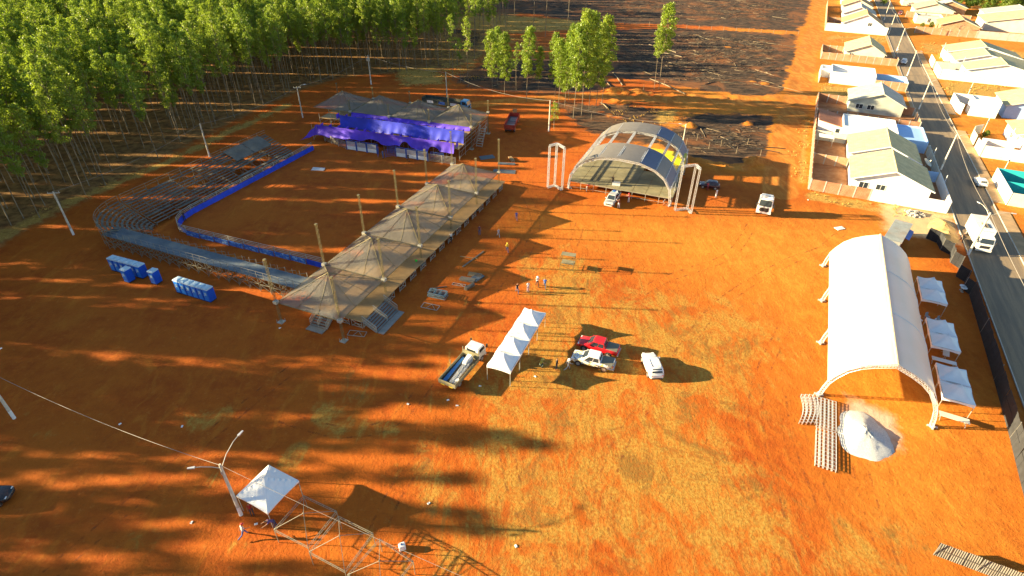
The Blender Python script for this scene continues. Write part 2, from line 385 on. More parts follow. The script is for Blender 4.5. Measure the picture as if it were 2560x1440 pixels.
me = bpy.data.meshes.new('ground')
nx, ny = len(gx), len(gy)
me.from_pydata(np.column_stack([PX, gz]).tolist(), [], [(j*nx+i, j*nx+i+1, (j+1)*nx+i+1, (j+1)*nx+i) for j in range(ny-1) for i in range(nx-1)])
me.polygons.foreach_set('use_smooth', [True]*len(me.polygons))
spoil = np.clip(gz*1.6, 0, 1)
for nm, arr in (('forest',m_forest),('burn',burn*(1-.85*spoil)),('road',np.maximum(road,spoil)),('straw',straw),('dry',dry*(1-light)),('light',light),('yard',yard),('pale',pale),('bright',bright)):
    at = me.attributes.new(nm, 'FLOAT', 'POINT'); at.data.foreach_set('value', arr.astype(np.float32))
def ground_mat():
    n = N('red_earth'); p = n.pos()
    n1 = n.noise(p, .09, 5, .6); n2 = n.noise(p, .6, 5, .65); n3 = n.noise(p, 3.2, 5, .65)
    st = n.noise(n.mapping(p, (.34,.11,1), (0,0,R(90)-SA)), 1.5, 6, .68, .9)          # drag marks along the street direction
    st2 = n.noise(n.mapping(p, (.9,.16,1), (0,0,R(-24))), 1.1, 5, .65, .8)
    soil = n.mix(n.ramp(n2, .3, .7), (.36,.068,.0075), (.48,.112,.011))
    soil = n.mix(n.ramp(n1, .35, .7), soil, (.49,.122,.012))
    soil = n.mix(n.math('MULTIPLY', n.ramp(st, .52, .7), .4), soil, (.60,.205,.022))
    soil = n.mix(n.math('MULTIPLY', n.ramp(st2, .56, .72), .3), soil, (.28,.058,.009))
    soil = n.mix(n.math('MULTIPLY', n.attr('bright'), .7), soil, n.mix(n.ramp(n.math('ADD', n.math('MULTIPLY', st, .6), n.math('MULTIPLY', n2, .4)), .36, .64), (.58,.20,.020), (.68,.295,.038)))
    soil = n.mix(n.math('MULTIPLY', n.ramp(n3, .5, .75), .22), soil, (.25,.075,.016))
    def zone(a, lo, hi, nz, amt=1.): return n.ramp(n.math('ADD', n.attr(a), n.math('MULTIPLY', n.math('SUBTRACT', nz, .5), amt)), lo, hi)
    # dry turf remnants, scraped in patches
    nd = n.math('ADD', n.math('MULTIPLY', n.noise(n.mapping(p, (.42,.20,1), (0,0,R(58))), 1.0, 7, .72, 1.6), .6), n.math('MULTIPLY', n.noise(p, .085, 5, .65, 1.2), .4))
    tuft = n.mix(n.ramp(n3, .3, .7), (.36,.18,.027), (.51,.285,.054))
    tuft = n.mix(n.math('MULTIPLY', n.ramp(n.noise(p, .13, 7, .72, 1.2), .50, .60), .8), tuft, (.21,.115,.026))
    dz = n.math('MULTIPLY', n.ramp(n.math('ADD', n.math('MULTIPLY', n.attr('dry'), .5), n.math('MULTIPLY', nd, 1.7)), 1.16, 1.44), n.ramp(n.attr('dry'), .1, .4))
    dz = n.math('MULTIPLY', dz, n.ramp(n.math('ADD', n3, n.math('MULTIPLY', n2, .6)), .5, .9, .45, .95))
    c = n.mix(dz, soil, tuft)
    n4 = n.noise(p, 6.5, 6, .78); n5 = n.noise(p, 1.7, 6, .75, .4)
    c = n.mix(n.math('MULTIPLY', n.ramp(n4, .52, .68), .42), c, (.20,.062,.012))
    c = n.mix(n.math('MULTIPLY', n.ramp(n5, .56, .70), .26), c, (.64,.31,.07))
    c = n.mix(n.math('MULTIPLY', n.ramp(n5, .46, .34), .34), c, (.26,.075,.013))
    sp = n.ramp(n.noise(p, .8, 6, .7, .5), .68, .76)
    c = n.mix(n.math('MULTIPLY', sp, .4), c, (.22,.15,.07))
    # forest litter
    fl = n.mix(n.ramp(n2, .35, .65), (.15,.072,.025), (.34,.18,.06))
    fl = n.mix(n.math('MULTIPLY', n.ramp(n1, .55, .7), .4), fl, (.32,.13,.035))
    c = n.mix(zone('forest', .35, .75, n2, .8), c, fl)
    # straw
    c = n.mix(zone('straw', .45, .85, n.noise(p, .3, 5, .7), 1.5), c, n.mix(n.ramp(n3, .3, .7), (.34,.17,.034), (.56,.36,.09)))
    # charcoal
    bn = n.noise(n.mapping(p, (.3,1.1,1), (0,0,R(8))), .9, 6, .7, .5)
    ch = n.mix(n.ramp(bn, .40, .64), (.030,.022,.017), (.135,.082,.048))
    ch = n.mix(n.math('MULTIPLY', n.ramp(n.noise(p, .07, 6, .7, .8), .47, .62), .75), ch, (.26,.10,.035))
    ch = n.mix(n.ramp(n.noise(p, .16, 5, .6), .66, .74, 0, .45), ch, (.26,.20,.15))
    c = n.mix(zone('burn', .36, .64, n.math('ADD', n.math('MULTIPLY', n.noise(p, .17, 6, .7, .6), .7), n.math('MULTIPLY', n2, .3)), 2.0), c, ch)
    c = n.mix(zone('road', .35, .7, n2, .5), c, n.mix(n.ramp(st, .4, .65), (.48,.155,.022), (.62,.25,.045)))
    c = n.mix(zone('yard', .4, .6, n2, .3), c, n.mix(n.ramp(n2, .3, .7), (.36,.15,.06), (.48,.25,.12)))
    c = n.mix(n.math('MULTIPLY', zone('light', .3, .9, n2, .8), .85), c, (.62,.47,.26))
    c = n.mix(n.math('MULTIPLY', zone('pale', .3, .9, n2, .9), .55), c, (.62,.58,.52))
    h = n.math('ADD', n.math('ADD', n.math('MULTIPLY', n3, .5), n.math('MULTIPLY', n2, .8)), n.math('MULTIPLY', st, .5))
    h = n.math('ADD', h, n.math('ADD', n.math('MULTIPLY', n4, .22), n.math('MULTIPLY', n5, .7)))
    return n.done(n.pbr(c, .95, normal=n.bump(h, .10, .9), Specular_IOR_Level=.15))
me.materials.append(ground_mat())
ground = bpy.data.objects.new('ground', me); col.objects.link(ground); tag(ground, kind='structure')

# ------------------------------------------------------------------ street
def asphalt_mat():
    n = N('asphalt'); p = n.pos(); m = n.mapping(p, (1,1,1), (0,0,-SA))
    f = n.noise(n.mapping(m, (.06,.9,1)), 1.2, 5, .65); g = n.noise(p, .5, 5); k = n.noise(p, 14, 2)
    c = n.mix(n.ramp(f, .35, .65), (.21,.155,.10), (.32,.225,.13))
    c = n.mix(n.math('MULTIPLY', n.ramp(g, .55, .75), .5), c, (.26,.17,.09))
    c = n.mix(n.math('MULTIPLY', n.ramp(k, .4, .7), .25), c, (.05,.05,.05))
    return n.done(n.pbr(c, .9, normal=n.bump(k, .008)))
def sheet(name, u0, u1, v0, v1, z, m):
    o = MB().poly([fS(u0,v0,z), fS(u0,v1,z), fS(u1,v1,z), fS(u1,v0,z)]).build(name, m); return tag(o, kind='structure')
M_kerb = mat('kerb_concrete', (.52,.47,.38), .85, var=.15)
M_pave = mat('pavement_concrete', (.40,.26,.13), .9, var=.2, scale=.4, dirt=(.45,.22,.09), dirt_amt=.6)
M_paint = mat('worn_road_paint', (.62,.58,.48), .8, var=.2)
sheet('street', -75, 420, 0, 7.4, .012, asphalt_mat())
for nm, v0, v1 in (('kerb_left', -.16, -.004), ('kerb_right', 7.404, 7.56)):
    b = MB()
    u = -75.
    while u < 330:
        b.hexa([fS(u+.006,v0,-.05), fS(u+.006,v1,-.05), fS(u+2.99,v1,-.05), fS(u+2.99,v0,-.05)],
               [fS(u+.006,v0+.01,.13), fS(u+.006,v1-.01,.13), fS(u+2.99,v1-.01,.13), fS(u+2.99,v0+.01,.13)]); u += 3
    tag(b.build(nm, M_kerb), kind='structure')
for nm, u0, u1, v0, v1 in (('pavement_right', -75, 24, 7.57, 9.45), ('pavement_right_far', 28, 72, 7.57, 9.45), ('pavement_right_end', 86, 165, 7.57, 9.45), ('pavement_left', 18, 67, -1.05, -.165), ('pavement_left_far', 67.4, 230, -.95, -.165)):
    b = MB(); u = u0
    while u < u1:
        b.hexa([fS(u+.01,v0,-.05), fS(u+.01,v1,-.05), fS(min(u+2.98,u1),v1,-.05), fS(min(u+2.98,u1),v0,-.05)],
               [fS(u+.01,v0,.115), fS(u+.01,v1,.115), fS(min(u+2.98,u1),v1,.115), fS(min(u+2.98,u1),v0,.115)]); u += 3
    tag(b.build(nm, M_pave), kind='structure')


# tyre tracks pressed into the soil
def track_mat():
    n = N('tyre_track_soil'); p = n.pos()
    f = n.ramp(n.noise(p, .9, 5, .7), .45, .7, 0, .55)
    tr = n.n('BsdfTransparent'); m = n.n('MixShader'); n.set(m, 0, f); n.set(m, 1, tr.outputs[0]); n.set(m, 2, n.pbr((.27,.075,.016), .95)); return n.done(m.outputs[0])
M_track = track_mat()
def track(pts, gauge=1.5, wd=.24):
    P = [G(*q) for q in pts]; Q = []
    for i in range(len(P)-1):
        p0, p1, p2, p3 = P[max(i-1,0)], P[i], P[i+1], P[min(i+2,len(P)-1)]
        for k in range(8):
            t = k/8; Q.append(.5*((2*p1)+(p2-p0)*t+(2*p0-5*p1+4*p2-p3)*t*t+(3*p1-p0-3*p2+p3)*t**3))
    Q.append(P[-1]); b = MB()
    for s_ in (-1,1):
        vs = []
        for i, q in enumerate(Q):
            d = (Q[min(i+1,len(Q)-1)]-Q[max(i-1,0)]).normalized(); nn = Vector((-d.y,d.x,0))
            for e in (-.5,.5): vs.append(q+nn*(s_*gauge/2+e*wd)+Vector((0,0,.006)))
        b.add(vs, [(2*i,2*i+1,2*i+3,2*i+2) for i in range(len(Q)-1)])
    return tag(b.build('tyre_track', M_track), kind='structure')
for t_ in ([(1262,1090),(1280,1200),(1330,1330),(1380,1440)],[(1980,1440),(1930,1250),(1890,1080),(1900,950),(1960,820)],[(2120,560),(2060,620),(1960,660),(1800,760),(1690,900)],[(1450,560),(1430,620),(1390,700)],[(1100,1100),(1010,1200),(960,1290),(900,1440)],[(2230,1430),(2180,1280),(2150,1170)],[(1530,1440),(1500,1300),(1540,1130),(1620,1000)],[(700,1040),(860,1080),(1000,1040),(1120,880)],[(2060,1260),(2000,1100),(1980,980)],[(1270,420),(1330,520),(1330,600),(1240,760)],[(120,1440),(420,1180),(620,1010),(760,900)],[(1880,560),(1820,640),(1660,700),(1560,760)]): track(t_)
# ------------------------------------------------------------------ houses and yard walls (street frame)
def window(root, c, axis, w, h, dark=M_glass, fm=None):
    """window on a wall: c local centre on the wall face, axis = outward normal ('x-','y+',..)"""
    o = bpy.data.objects.new('window', None); col.objects.link(o); o.parent = root; o.location = c
    o.rotation_euler = (0, 0, {'x-': R(-90), 'x+': R(90), 'y-': 0, 'y+': R(180)}[axis])       # local -y looks out
    b = MB(); t = .07
    for x0, x1, z0, z1 in ((-w/2-t, w/2+t, h/2, h/2+t), (-w/2-t, w/2+t, -h/2-t, -h/2), (-w/2-t, -w/2, -h/2, h/2), (w/2, w/2+t, -h/2, h/2), (-.03, .03, -h/2, h/2)):
        b.box(x0, x1, -.06, .02, z0, z1)
    b.build('frame', fm or M_white, o)
    MB().box(-w/2, w/2, -.025, .02, -h/2, h/2).build('pane', dark, o)
    MB().box(-w/2-.12, w/2+.12, -.14, .02, -h/2-.15, -h/2-.071).build('sill', M_conc, o)
    return o
def door(root, c, axis, w=.9, h=2.1, m=None):
    o = bpy.data.objects.new('door', None); col.objects.link(o); o.parent = root; o.location = c
    o.rotation_euler = (0, 0, {'x-': R(-90), 'x+': R(90), 'y-': 0, 'y+': R(180)}[axis])
    MB().box(-w/2, w/2, -.04, .02, 0, h).build('leaf', m or M_glass, o)
    b = MB()
    for x0, x1, z0, z1 in ((-w/2-.08,-w/2,0,h),(w/2,w/2+.08,0,h),(-w/2-.08,w/2+.08,h,h+.08)): b.box(x0,x1,-.07,.02,z0,z1)
    b.build('door_frame', M_white, o); return o
def house(label, u0, u1, v0, v1, hL, hR, rv, rh, wall, roof, wins=(), over=.55, group='houses along the street', ridge=True, doors=(), rear=None):
    root = thing('house', label, 'house', fS(u0, v0), SA, group)
    L = lambda u, v, z: (u-u0, -(v-v0), z)
    b = MB(); b.extr([L(u0,v0,0), L(u0,v0,hL-.1), L(u0,rv,rh-.13), L(u0,v1,hR-.1), L(u0,v1,0)], (u1-u0,0,0)); b.build('wall', wall, root)
    t = .13
    for nm, va, za, sgn in (('roof_slope', v0, hL, -1), ('roof_slope', v1, hR, 1)):
        sl = (rh-za)/abs(rv-va); ve = va + sgn*over; ze = za - sl*over
        lo, hi = u0-over, u1+over
        b = MB(); b.hexa([L(lo,ve,ze-t), L(lo,rv,rh-t), L(hi,rv,rh-t), L(hi,ve,ze-t)], [L(lo,ve,ze), L(lo,rv,rh), L(hi,rv,rh), L(hi,ve,ze)])
        r = b.build(nm, roof, root)
        bm_ = M_white if wall is M_wwall else M_cwall
        for xx in (lo-.02, hi+.02): MB().bar(L(xx,ve,ze-.11), L(xx,rv,rh-.11), .06, .2).build('barge_board', bm_, r)
    b = MB(); k = int((u1-u0+2*over)/.42)
    for i in range(k):
        x = u0-over + (u1-u0+2*over)*i/k
        b.pipe([L(x,rv,rh+.02), L(x+.44,rv,rh+.045)], [.12,.14], 6)
    b.build('ridge_tiles', roof, root)
    for side, p, z, w_, h_ in wins:
        if side == 'n': window(root, L(u0, p, z), 'x-', w_, h_)
        if side == 'f': window(root, L(u1, p, z), 'x+', w_, h_)
        if side == 'l': window(root, L(p, v0, z), 'y+', w_, h_)
        if side == 'r': window(root, L(p, v1, z), 'y-', w_, h_)
    for side, p in doors:
        if side == 'r': door(root, L(p, v1, 0), 'y-')
        if side == 'n': door(root, L(u0, p, 0), 'x-')
        if side == 'l': door(root, L(p, v0, 0), 'y+')
    return root
def flat_house(label, u0, u1, v0, v1, h, wall, wins=(), roof=None, group='houses along the street', low=.5):
    """box building with a parapet and a low sheet roof inside it"""
    root = thing('flat_roofed_building', label, 'building', fS(u0, v0), SA, group)
    L = lambda u, v, z: (u-u0, -(v-v0), z)
    t = .18; b = MB()
    for ua, ub, va, vb in ((u0,u1,v0,v0+t),(u0,u1,v1-t,v1),(u0,u0+t,v0+t,v1-t),(u1-t,u1,v0+t,v1-t)):
        b.hexa([L(ua,va,0),L(ua,vb,0),L(ub,vb,0),L(ub,va,0)],[L(ua,va,h),L(ua,vb,h),L(ub,vb,h),L(ub,va,h)])
    b.build('wall', wall, root)
    MB().hexa([L(u0+t,v0+t,h-low-.1),L(u0+t,v1-t,h-low-.35),L(u1-t,v1-t,h-low-.35),L(u1-t,v0+t,h-low-.1)],[L(u0+t,v0+t,h-low),L(u0+t,v1-t,h-low-.25),L(u1-t,v1-t,h-low-.25),L(u1-t,v0+t,h-low)]).build('roof', roof or M_roofg, root)
    for side, p, z, w_, h_ in wins:
        if side == 'n': window(root, L(u0, p, z), 'x-', w_, h_)
        if side == 'r': window(root, L(p, v1, z), 'y-', w_, h_)
        if side == 'l': window(root, L(p, v0, z), 'y+', w_, h_)
    return root
def yard_wall(label, pts, h, m, step=2.6, pillars=True, group='yard walls of the street', pm=None, z0=0):
    root = thing('yard_wall', label, 'wall', fS(*pts[0]), SA, group)
    for (ua, va), (ub, vb) in zip(pts[:-1], pts[1:]):
        a = Vector((ua-pts[0][0], -(va-pts[0][1]), 0)); c = Vector((ub-pts[0][0], -(vb-pts[0][1]), 0)); d = c-a; n = max(1, round(d.length/step))
        for i in range(n):
            p, q = a+d*(i/n), a+d*((i+1)/n); e = d.normalized()*.08 if pillars else Vector((0,0,0))
            MB().bar(p+e+Vector((0,0,h/2+z0)), q-e+Vector((0,0,h/2+z0)), .14, h).build('panel', m, root)
        if pillars:
            for i in range(n+1):
                p = a+d*(i/n); MB().box(p.x-.11, p.x+.11, p.y-.11, p.y+.11, 0, h+.06).build('pillar', pm or M_conc, root)
    return root
W = M_wwall
# --- corner house and its neighbours, left of the street
house('white house with cream tile roof and two dark windows at the street corner', 21.2, 32.6, -17.3, -4.2, 3.05, 2.95, -10.8, 5.5, W, M_roofc, [('n',-15.2,1.75,1.5,1.1),('n',-12.3,1.75,1.5,1.1),('l',26,1.7,1.2,1)], doors=[('r',27)])
house('white house with cream tile roof squeezed between corner house and long white shed', 35.6, 47.0, -17.4, -4.8, 3.0, 2.9, -10.9, 5.4, W, M_roofc, [('r',39,1.6,1.4,1.1),('l',41,1.6,1.2,1)], doors=[('r',43)])
flat_house('long white flat building between the cream roofed houses and brick wall', 52, 62, -18.8, -7.5, 3.3, W, roof=M_white, low=.25)
flat_house('low garage front coloured by blue shade beside long white flat building', 50.5, 61.5, -7.3, -1.5, 2.6, M_bluew, roof=M_bluew, low=.15)  # white front in shade, the blue shade is put into the wall colour
r_ = thing('tile_roofed_shed', 'small white shed with single slope red clay roof in the back yard', 'shed', fS(53, -24.0), SA)
b = MB(); b.extr([(0,0,0),(0,0,3.5),(0,-6.2,2.3),(0,-6.2,0)], (9,0,0)); b.build('wall', W, r_)
MB().hexa([(-.3,.25,3.6),(-.3,-6.8,2.25),(9.4,-6.8,2.25),(9.4,.25,3.6)],[(-.3,.25,3.75),(-.3,-6.8,2.4),(9.4,-6.8,2.4),(9.4,.25,3.75)]).build('roof_slope', M_roofr, r_)
door(r_, (0, -4.4, 0), 'x-')
r_ = thing('laundry_shelter', 'small white lean-to shelter with water basin in a back yard', 'shelter', fS(45.5, -23.6), SA)
MB().hexa([(0,0,2.0),(0,-3.2,1.9),(2.4,-3.2,1.9),(2.4,0,2.0)],[(0,0,2.1),(0,-3.2,2.0),(2.4,-3.2,2.0),(2.4,0,2.1)]).build('roof_sheet', M_white, r_)
for x, y in ((.1,-.1),(.1,-3.1),(2.3,-.1),(2.3,-3.1)): MB().bar((x,y,0),(x,y,2.02),.1).build('post', M_conc, r_)
house('grey rendered house with pale roof and two barred windows behind long brick wall', 76.8, 88.0, -16.7, -4.2, 3.0, 2.9, -9.8, 5.5, M_gwall, M_roofg, [('n',-14.3,1.6,1.6,1.1),('n',-11.6,1.6,1.6,1.1)], doors=[('r',80)])
flat_house('white flat roofed house with deep parapet among dry grass lots', 104.5, 114.5, -21.5, -9.4, 3.4, W, [('r',108,1.7,1,1)], roof=M_white, low=1.2)
flat_house('small white annex on top end of the deep parapet house', 111, 116, -24.2, -21.6, 2.6, W, roof=M_white, low=.4)
house('cream rendered house with steep cream roof beyond the flat white house', 139.5, 154, -16.8, -5.0, 3.1, 3.0, -10.2, 5.8, M_cwall, M_roofc, [('n',-15,1.9,1.2,.9)])
house('large white gabled house with orange clay roof at the dirt road junction', 194.0, 207, -17.5, -2.6, 3.6, 3.3, -9.5, 7.2, W, M_roofo, [('n',-7.6,3.2,1.4,1.6)])
house('white house with grey roof behind the orange roofed house', 222, 236, -17.0, -4.0, 3.2, 3.1, -10.5, 6.0, W, M_roofg, [('n',-14,1.7,1.2,1)])
house('cream house with clay roof far up the left side of street', 246, 260, -17.0, -4.0, 3.2, 3.1, -10.5, 6.0, M_cwall, M_roofo)
house('white house with cream roof farthest up the left side of street', 272, 286, -17.0, -4.0, 3.2, 3.1, -10.5, 6.0, W, M_roofc)
yard_wall('brick yard wall with concrete posts left of corner house', [(18.5,-24.4),(18.5,-14.0)], 2.2, M_brick)
yard_wall('smooth white boundary wall in front of corner house gable', [(18.5,-13.9),(18.5,-1.2)], 2.3, W, 4.3, pillars=False)
yard_wall('tall orange brick rear wall behind the first two houses', [(18.7,-24.5),(66.4,-24.5)], 2.3, M_brick, 3.0)
yard_wall('brick wall dividing the yards of the two cream roofed houses', [(33.8,-24.2),(33.8,-17.6)], 2.1, M_brick2)
yard_wall('pale wall dividing yard by the laundry shelter', [(49.5,-24.2),(49.5,-17.6)], 2.2, M_cwall, 3.3)
yard_wall('white street wall with gate pillar beside corner house', [(18.7,-1.1),(33.2,-1.1)], 2.2, W, 3.6, pillars=False)
yard_wall('low rendered street wall beside satellite dish yard', [(33.5,-1.1),(50.2,-1.1)], 2.1, M_gwall, 3.6, pm=M_cwall)
yard_wall('pale side wall between dish yard and corner house front', [(33.6,-4.3),(33.6,-1.3)], 2.1, M_bluew, 3, pillars=False)
yard_wall('long orange brick wall with concrete posts before the grey house', [(67,-24.3),(67,-1.2)], 2.2, M_brick, 2.3)
yard_wall('brick street wall at the end of the long brick wall', [(67.2,-1.1),(76,-1.1)], 2.1, M_brick2, 2.2)
yard_wall('orange brick rear wall behind the grey house', [(67.2,-24.4),(82.5,-24.4)], 2.3, M_brick, 2.6)
yard_wall('brick wall stepping down between grey house and dry grass lot', [(82.5,-24.2),(82.5,-16.9)], 2.2, M_brick, 2.4)
yard_wall('dark red brick wall between grey house and street', [(80,-4.0),(80,-1.2)], 2.0, M_brick, 2.8)
yard_wall('pale brick wall with blue painted inner face by white flat house', [(104.4,-9.2),(104.4,-.9)], 2.4, M_brick2, 2.1)
yard_wall('blue painted yard wall behind the pale brick wall', [(112.5,-9.2),(112.5,-.9)], 2.4, M_bluew, 2.8, pillars=False)
yard_wall('pale street wall beside the blue painted yard', [(104.6,-.8),(112.4,-.8)], 2.4, M_bluew, 2.6, pillars=False)
yard_wall('rendered rear wall left of white flat house', [(103.5,-24.3),(116.3,-24.3)], 2.3, M_cwall, 3.2)
yard_wall('long pale brick wall before the steep cream roofed house', [(137.2,-24.2),(137.2,-.9)], 2.3, M_brick2, 2.4)
yard_wall('brick rear wall behind the steep cream roofed house', [(137.4,-24.3),(150.5,-24.3)], 2.3, M_brick, 2.6)
yard_wall('brick back wall at top of steep cream house yard', [(150.6,-24.1),(150.6,-17.2)], 2.2, M_brick2, 2.3)
yard_wall('street side brick wall of steep cream house', [(137.4,-.8),(147,-.8)], 2.2, M_brick2, 2.4)
yard_wall('long white boundary wall of the large gabled house', [(192.8,-23.5),(192.8,-.6)], 3.0, W, 4.5, pillars=False)
yard_wall('sunlit brick rear wall running along the dirt road', [(193,-23.6),(262,-23.6)], 2.6, M_brick2, 3.2)
yard_wall('brick dividing wall behind large gabled house', [(214,-23.4),(214,-10)], 2.2, M_brick2, 3)
# --- right of the street
yard_wall('white front wall of the teal painted plot', [(27.7,9.6),(40.6,9.6)], 2.5, W, 4.3, pillars=False)
yard_wall('cream outer wall closing the near end of the teal plot', [(27.6,9.8),(27.6,32)], 2.5, M_cwall, 4.0, pillars=False)
yard_wall('bright teal inner wall at far end of the teal plot', [(40.5,9.8),(40.5,32)], 2.5, M_teal, 4.0, pillars=False)
yard_wall('teal dividing wall crossing the teal plot', [(34,9.8),(34,32)], 2.3, M_teal, 4.0, pillars=False)
yard_wall('white gate wall of the house with twin pale roofs', [(54.2,9.6),(60.0,9.6)], 2.3, W, 2.9)
yard_wall('curved white garden wall by the palm bed', [(62,9.6),(66,9.6),(69.5,10.4),(72,12.5)], 2.3, M_cwall, 2.6, pillars=False)
yard_wall('long white side wall of the house with twin pale roofs', [(54.0,9.8),(54.0,34)], 2.6, W, 5, pillars=False)
yard_wall('white inner wall beside the parking porch', [(61,10.5),(61,17)], 2.2, W, 3.2, pillars=False)
house('white house with pale twin roofs beside the palm bed', 55.0, 62.5, 18.5, 40, 3.3, 3.3, 28, 5.9, W, M_roofc, group='houses across the street')
house('white house with wide pale roof behind the palm bed', 64, 74, 17.5, 40, 3.3, 3.3, 29, 6.0, W, M_roofc, [('l',68,1.7,1.5,1.2)], group='houses across the street')
flat_house('tall plain white block standing at the pavement', 87.0, 91.5, 12.2, 18.2, 4.2, W, roof=M_white, group='houses across the street', low=.3)
yard_wall('white wall with rounded corner beside tall plain block', [(87,10.6),(89,9.7),(98.6,9.7),(98.6,18)], 2.6, W, 4.4, pillars=False)
house('white house with shaded blue gable and pale roof behind tall block', 89, 101, 20, 38, 3.4, 3.2, 27.5, 6.0, M_bluew, M_roofc, [('n',30,1.5,1.6,1),('n',34,1.5,1.6,1)], group='houses across the street')  # white walls coloured pale blue to carry their shade
yard_wall('very long white side wall above the dry grass lot', [(125.8,10.2),(125.8,37)], 3.0, W, 6, pillars=False)
yard_wall('white street wall beside the long white side wall', [(126,10),(137,10)], 2.6, W, 3.6, pillars=False)
house('white house with pale roof above the long white wall', 127.5, 136.5, 17, 37, 3.4, 3.2, 26, 5.8, W, M_roofc, [('l',131,1.8,1.4,1)], group='houses across the street')
house('white house with cream roof and small vent on its gable', 141.5, 151.5, 16, 36, 3.2, 3.0, 24, 5.6, W, M_roofc, [('n',20,2.6,.4,.5)], group='houses across the street')
yard_wall('white pillar wall by the street before cream roofed neighbour', [(141,10),(150,10)], 2.5, W, 3, pillars=False)
yard_wall('grey rendered wall between the two white gables', [(139.6,10),(139.6,19)], 2.4, M_gwall, 3, pillars=False)
house('white house with cream roof beside the red soil bank', 153.5, 164, 15, 36, 3.3, 3.1, 25, 5.9, W, M_roofc, group='houses across the street')
house('small white house with cream roof beside blue walled yard', 148, 158, 44, 58, 3.2, 3.0, 50, 5.4, W, M_roofc, group='houses across the street')
house('pale house with yellow roof near the orange walled yard', 172, 184, 52, 68, 3.2, 3.0, 60, 5.6, W, M_roofc, group='houses across the street')
yard_wall('blue painted yard wall behind the white gables', [(136,38.5),(150,38.5)], 2.4, M_bluew, 3.5, pillars=False)
yard_wall('orange brick yard wall at the top of the soil bank', [(205,10.5),(205,32)], 2.6, M_brick2, 3)
yard_wall('grey rendered wall continuing the orange brick yard wall', [(205,32.4),(205,66)], 2.8, M_conc, 3.5)
house('unfinished orange brick house with clay gable and bare tree', 212, 224, 20, 34, 3.2, 3.0, 27, 5.6, M_brick2, M_roofo, group='houses across the street')
flat_house('small white block with dark doorway beside brick gable', 230, 239, 13, 23, 3.2, M_cwall, [('n',18,1.6,1.1,1.7)], group='houses across the street')
house('large cream shed with pale sloping roof at the far block', 226, 244, 38, 70, 3.6, 3.4, 54, 6.8, M_cwall, M_roofc, group='houses across the street')
house('cream house with pale roof behind the orange brick yards', 252, 264, 14, 30, 3.3, 3.1, 22, 5.9, M_cwall, M_roofc, group='houses across the street')
yard_wall('sunlit orange brick wall before the far cream house', [(246,10.5),(246,36)], 2.6, M_brick2, 3.2)
house('orange brick house with white roof edge at the far greenery', 266, 275, 24, 37, 3.4, 3.2, 30, 5.6, M_brick2, M_roofg, group='houses across the street')
house('cream house at the far end on the right side of street', 284, 296, 12, 28, 3.2, 3.0, 20, 5.8, M_cwall, M_roofc, group='houses across the street')
house('white house with grey roof at the farthest right plot', 252, 264, 42, 70, 3.4, 3.2, 56, 6.2, W, M_roofg, group='houses across the street')
# satellite dish in the yard
r_ = thing('satellite_dish', 'pale mesh satellite dish standing in a street yard', 'satellite dish', fS(37.5, -3.2), R(30))
MB().tube((0,0,0),(0,0,2.3),.05).build('mast', M_steel, r_)
b = MB(); rings = []
for k in range(5): rings.append([(1.05*k/4*cos(t*math.pi/8), 1.05*k/4*sin(t*math.pi/8), .32*(k/4)**2) for t in range(16)])
b.loft(rings, caps=False); d_ = b.build('dish', M_cwall, r_); d_.location = (0,0,2.3); d_.rotation_euler = (R(35), R(15), 0)
b = MB(); b.tube((0,0,.0),(0,0,.8),.025); b.box(-.07,.07,-.07,.07,.75,.95); f_ = b.build('feed_horn', M_steel, r_); f_.location = (0,0,2.3); f_.rotation_euler = (R(35), R(15), 0)
# ------------------------------------------------------------------ clear plastic canopies and their towers
def pyramid(mb, s, ze, za, n=14, sag=.12, seed=0):
    rr = random.Random(seed); g = {}
    for i in range(n+1):
        for j in range(n+1):
            x, y = -s+2*s*i/n, -s+2*s*j/n; t = max(abs(x), abs(y))/s
            z = za-(za-ze)*t - sag*math.sin(math.pi*t)*(1-abs(abs(x)-abs(y))/s*.2)
            e = 0 if i in (0,n) or j in (0,n) else rr.uniform(-.03,.03)
            g[i,j] = (x, y, z+e)
    vs = [g[i,j] for i in range(n+1) for j in range(n+1)]
    fs = [(i*(n+1)+j, (i+1)*(n+1)+j, (i+1)*(n+1)+j+1, i*(n+1)+j+1) for i in range(n) for j in range(n)]
    mb.add(vs, fs); return mb
def clear_canopy(label, loc, rz, s, ze, za, group, seed):
    t = thing('clear_canopy', label, 'canopy', loc, rz, group)
    pyramid(MB(), s, ze, za, seed=seed).build('membrane', M_film, t, smooth=True)
    k = [(-s,-s),(s,-s),(s,s),(-s,s)]
    for i in range(4):
        (x0,y0),(x1,y1) = k[i], k[(i+1)%4]
        MB().bar((x0,y0,ze-.04),(x1,y1,ze-.04),.08).build('eave_beam', M_yellow, t)
        MB().pipe([(x0,y0,ze),(x0*.5,y0*.5,(ze+za)/2-sag_+.02),(0,0,za+.02)],.04,5).build('hip_pole', M_yellow, t)
        for f in (.33,.66): 
            mx, my = x0+(x1-x0)*f, y0+(y1-y0)*f
            MB().pipe([(mx,my,ze+.03),(mx*.5,my*.5,(ze+za)/2-sag_+.05),(0,0,za+.03)],.022,4).build('seam', M_yellow, t)
    return t
sag_ = .12
for i in range(5):
    clear_canopy('clear plastic pyramid canopy over the viewing deck, '+ORD[i]+' from the stair end', fA(5+10*i,5), AA, 4.95, 3.2, 6.1, 'clear canopies along the viewing deck', i)
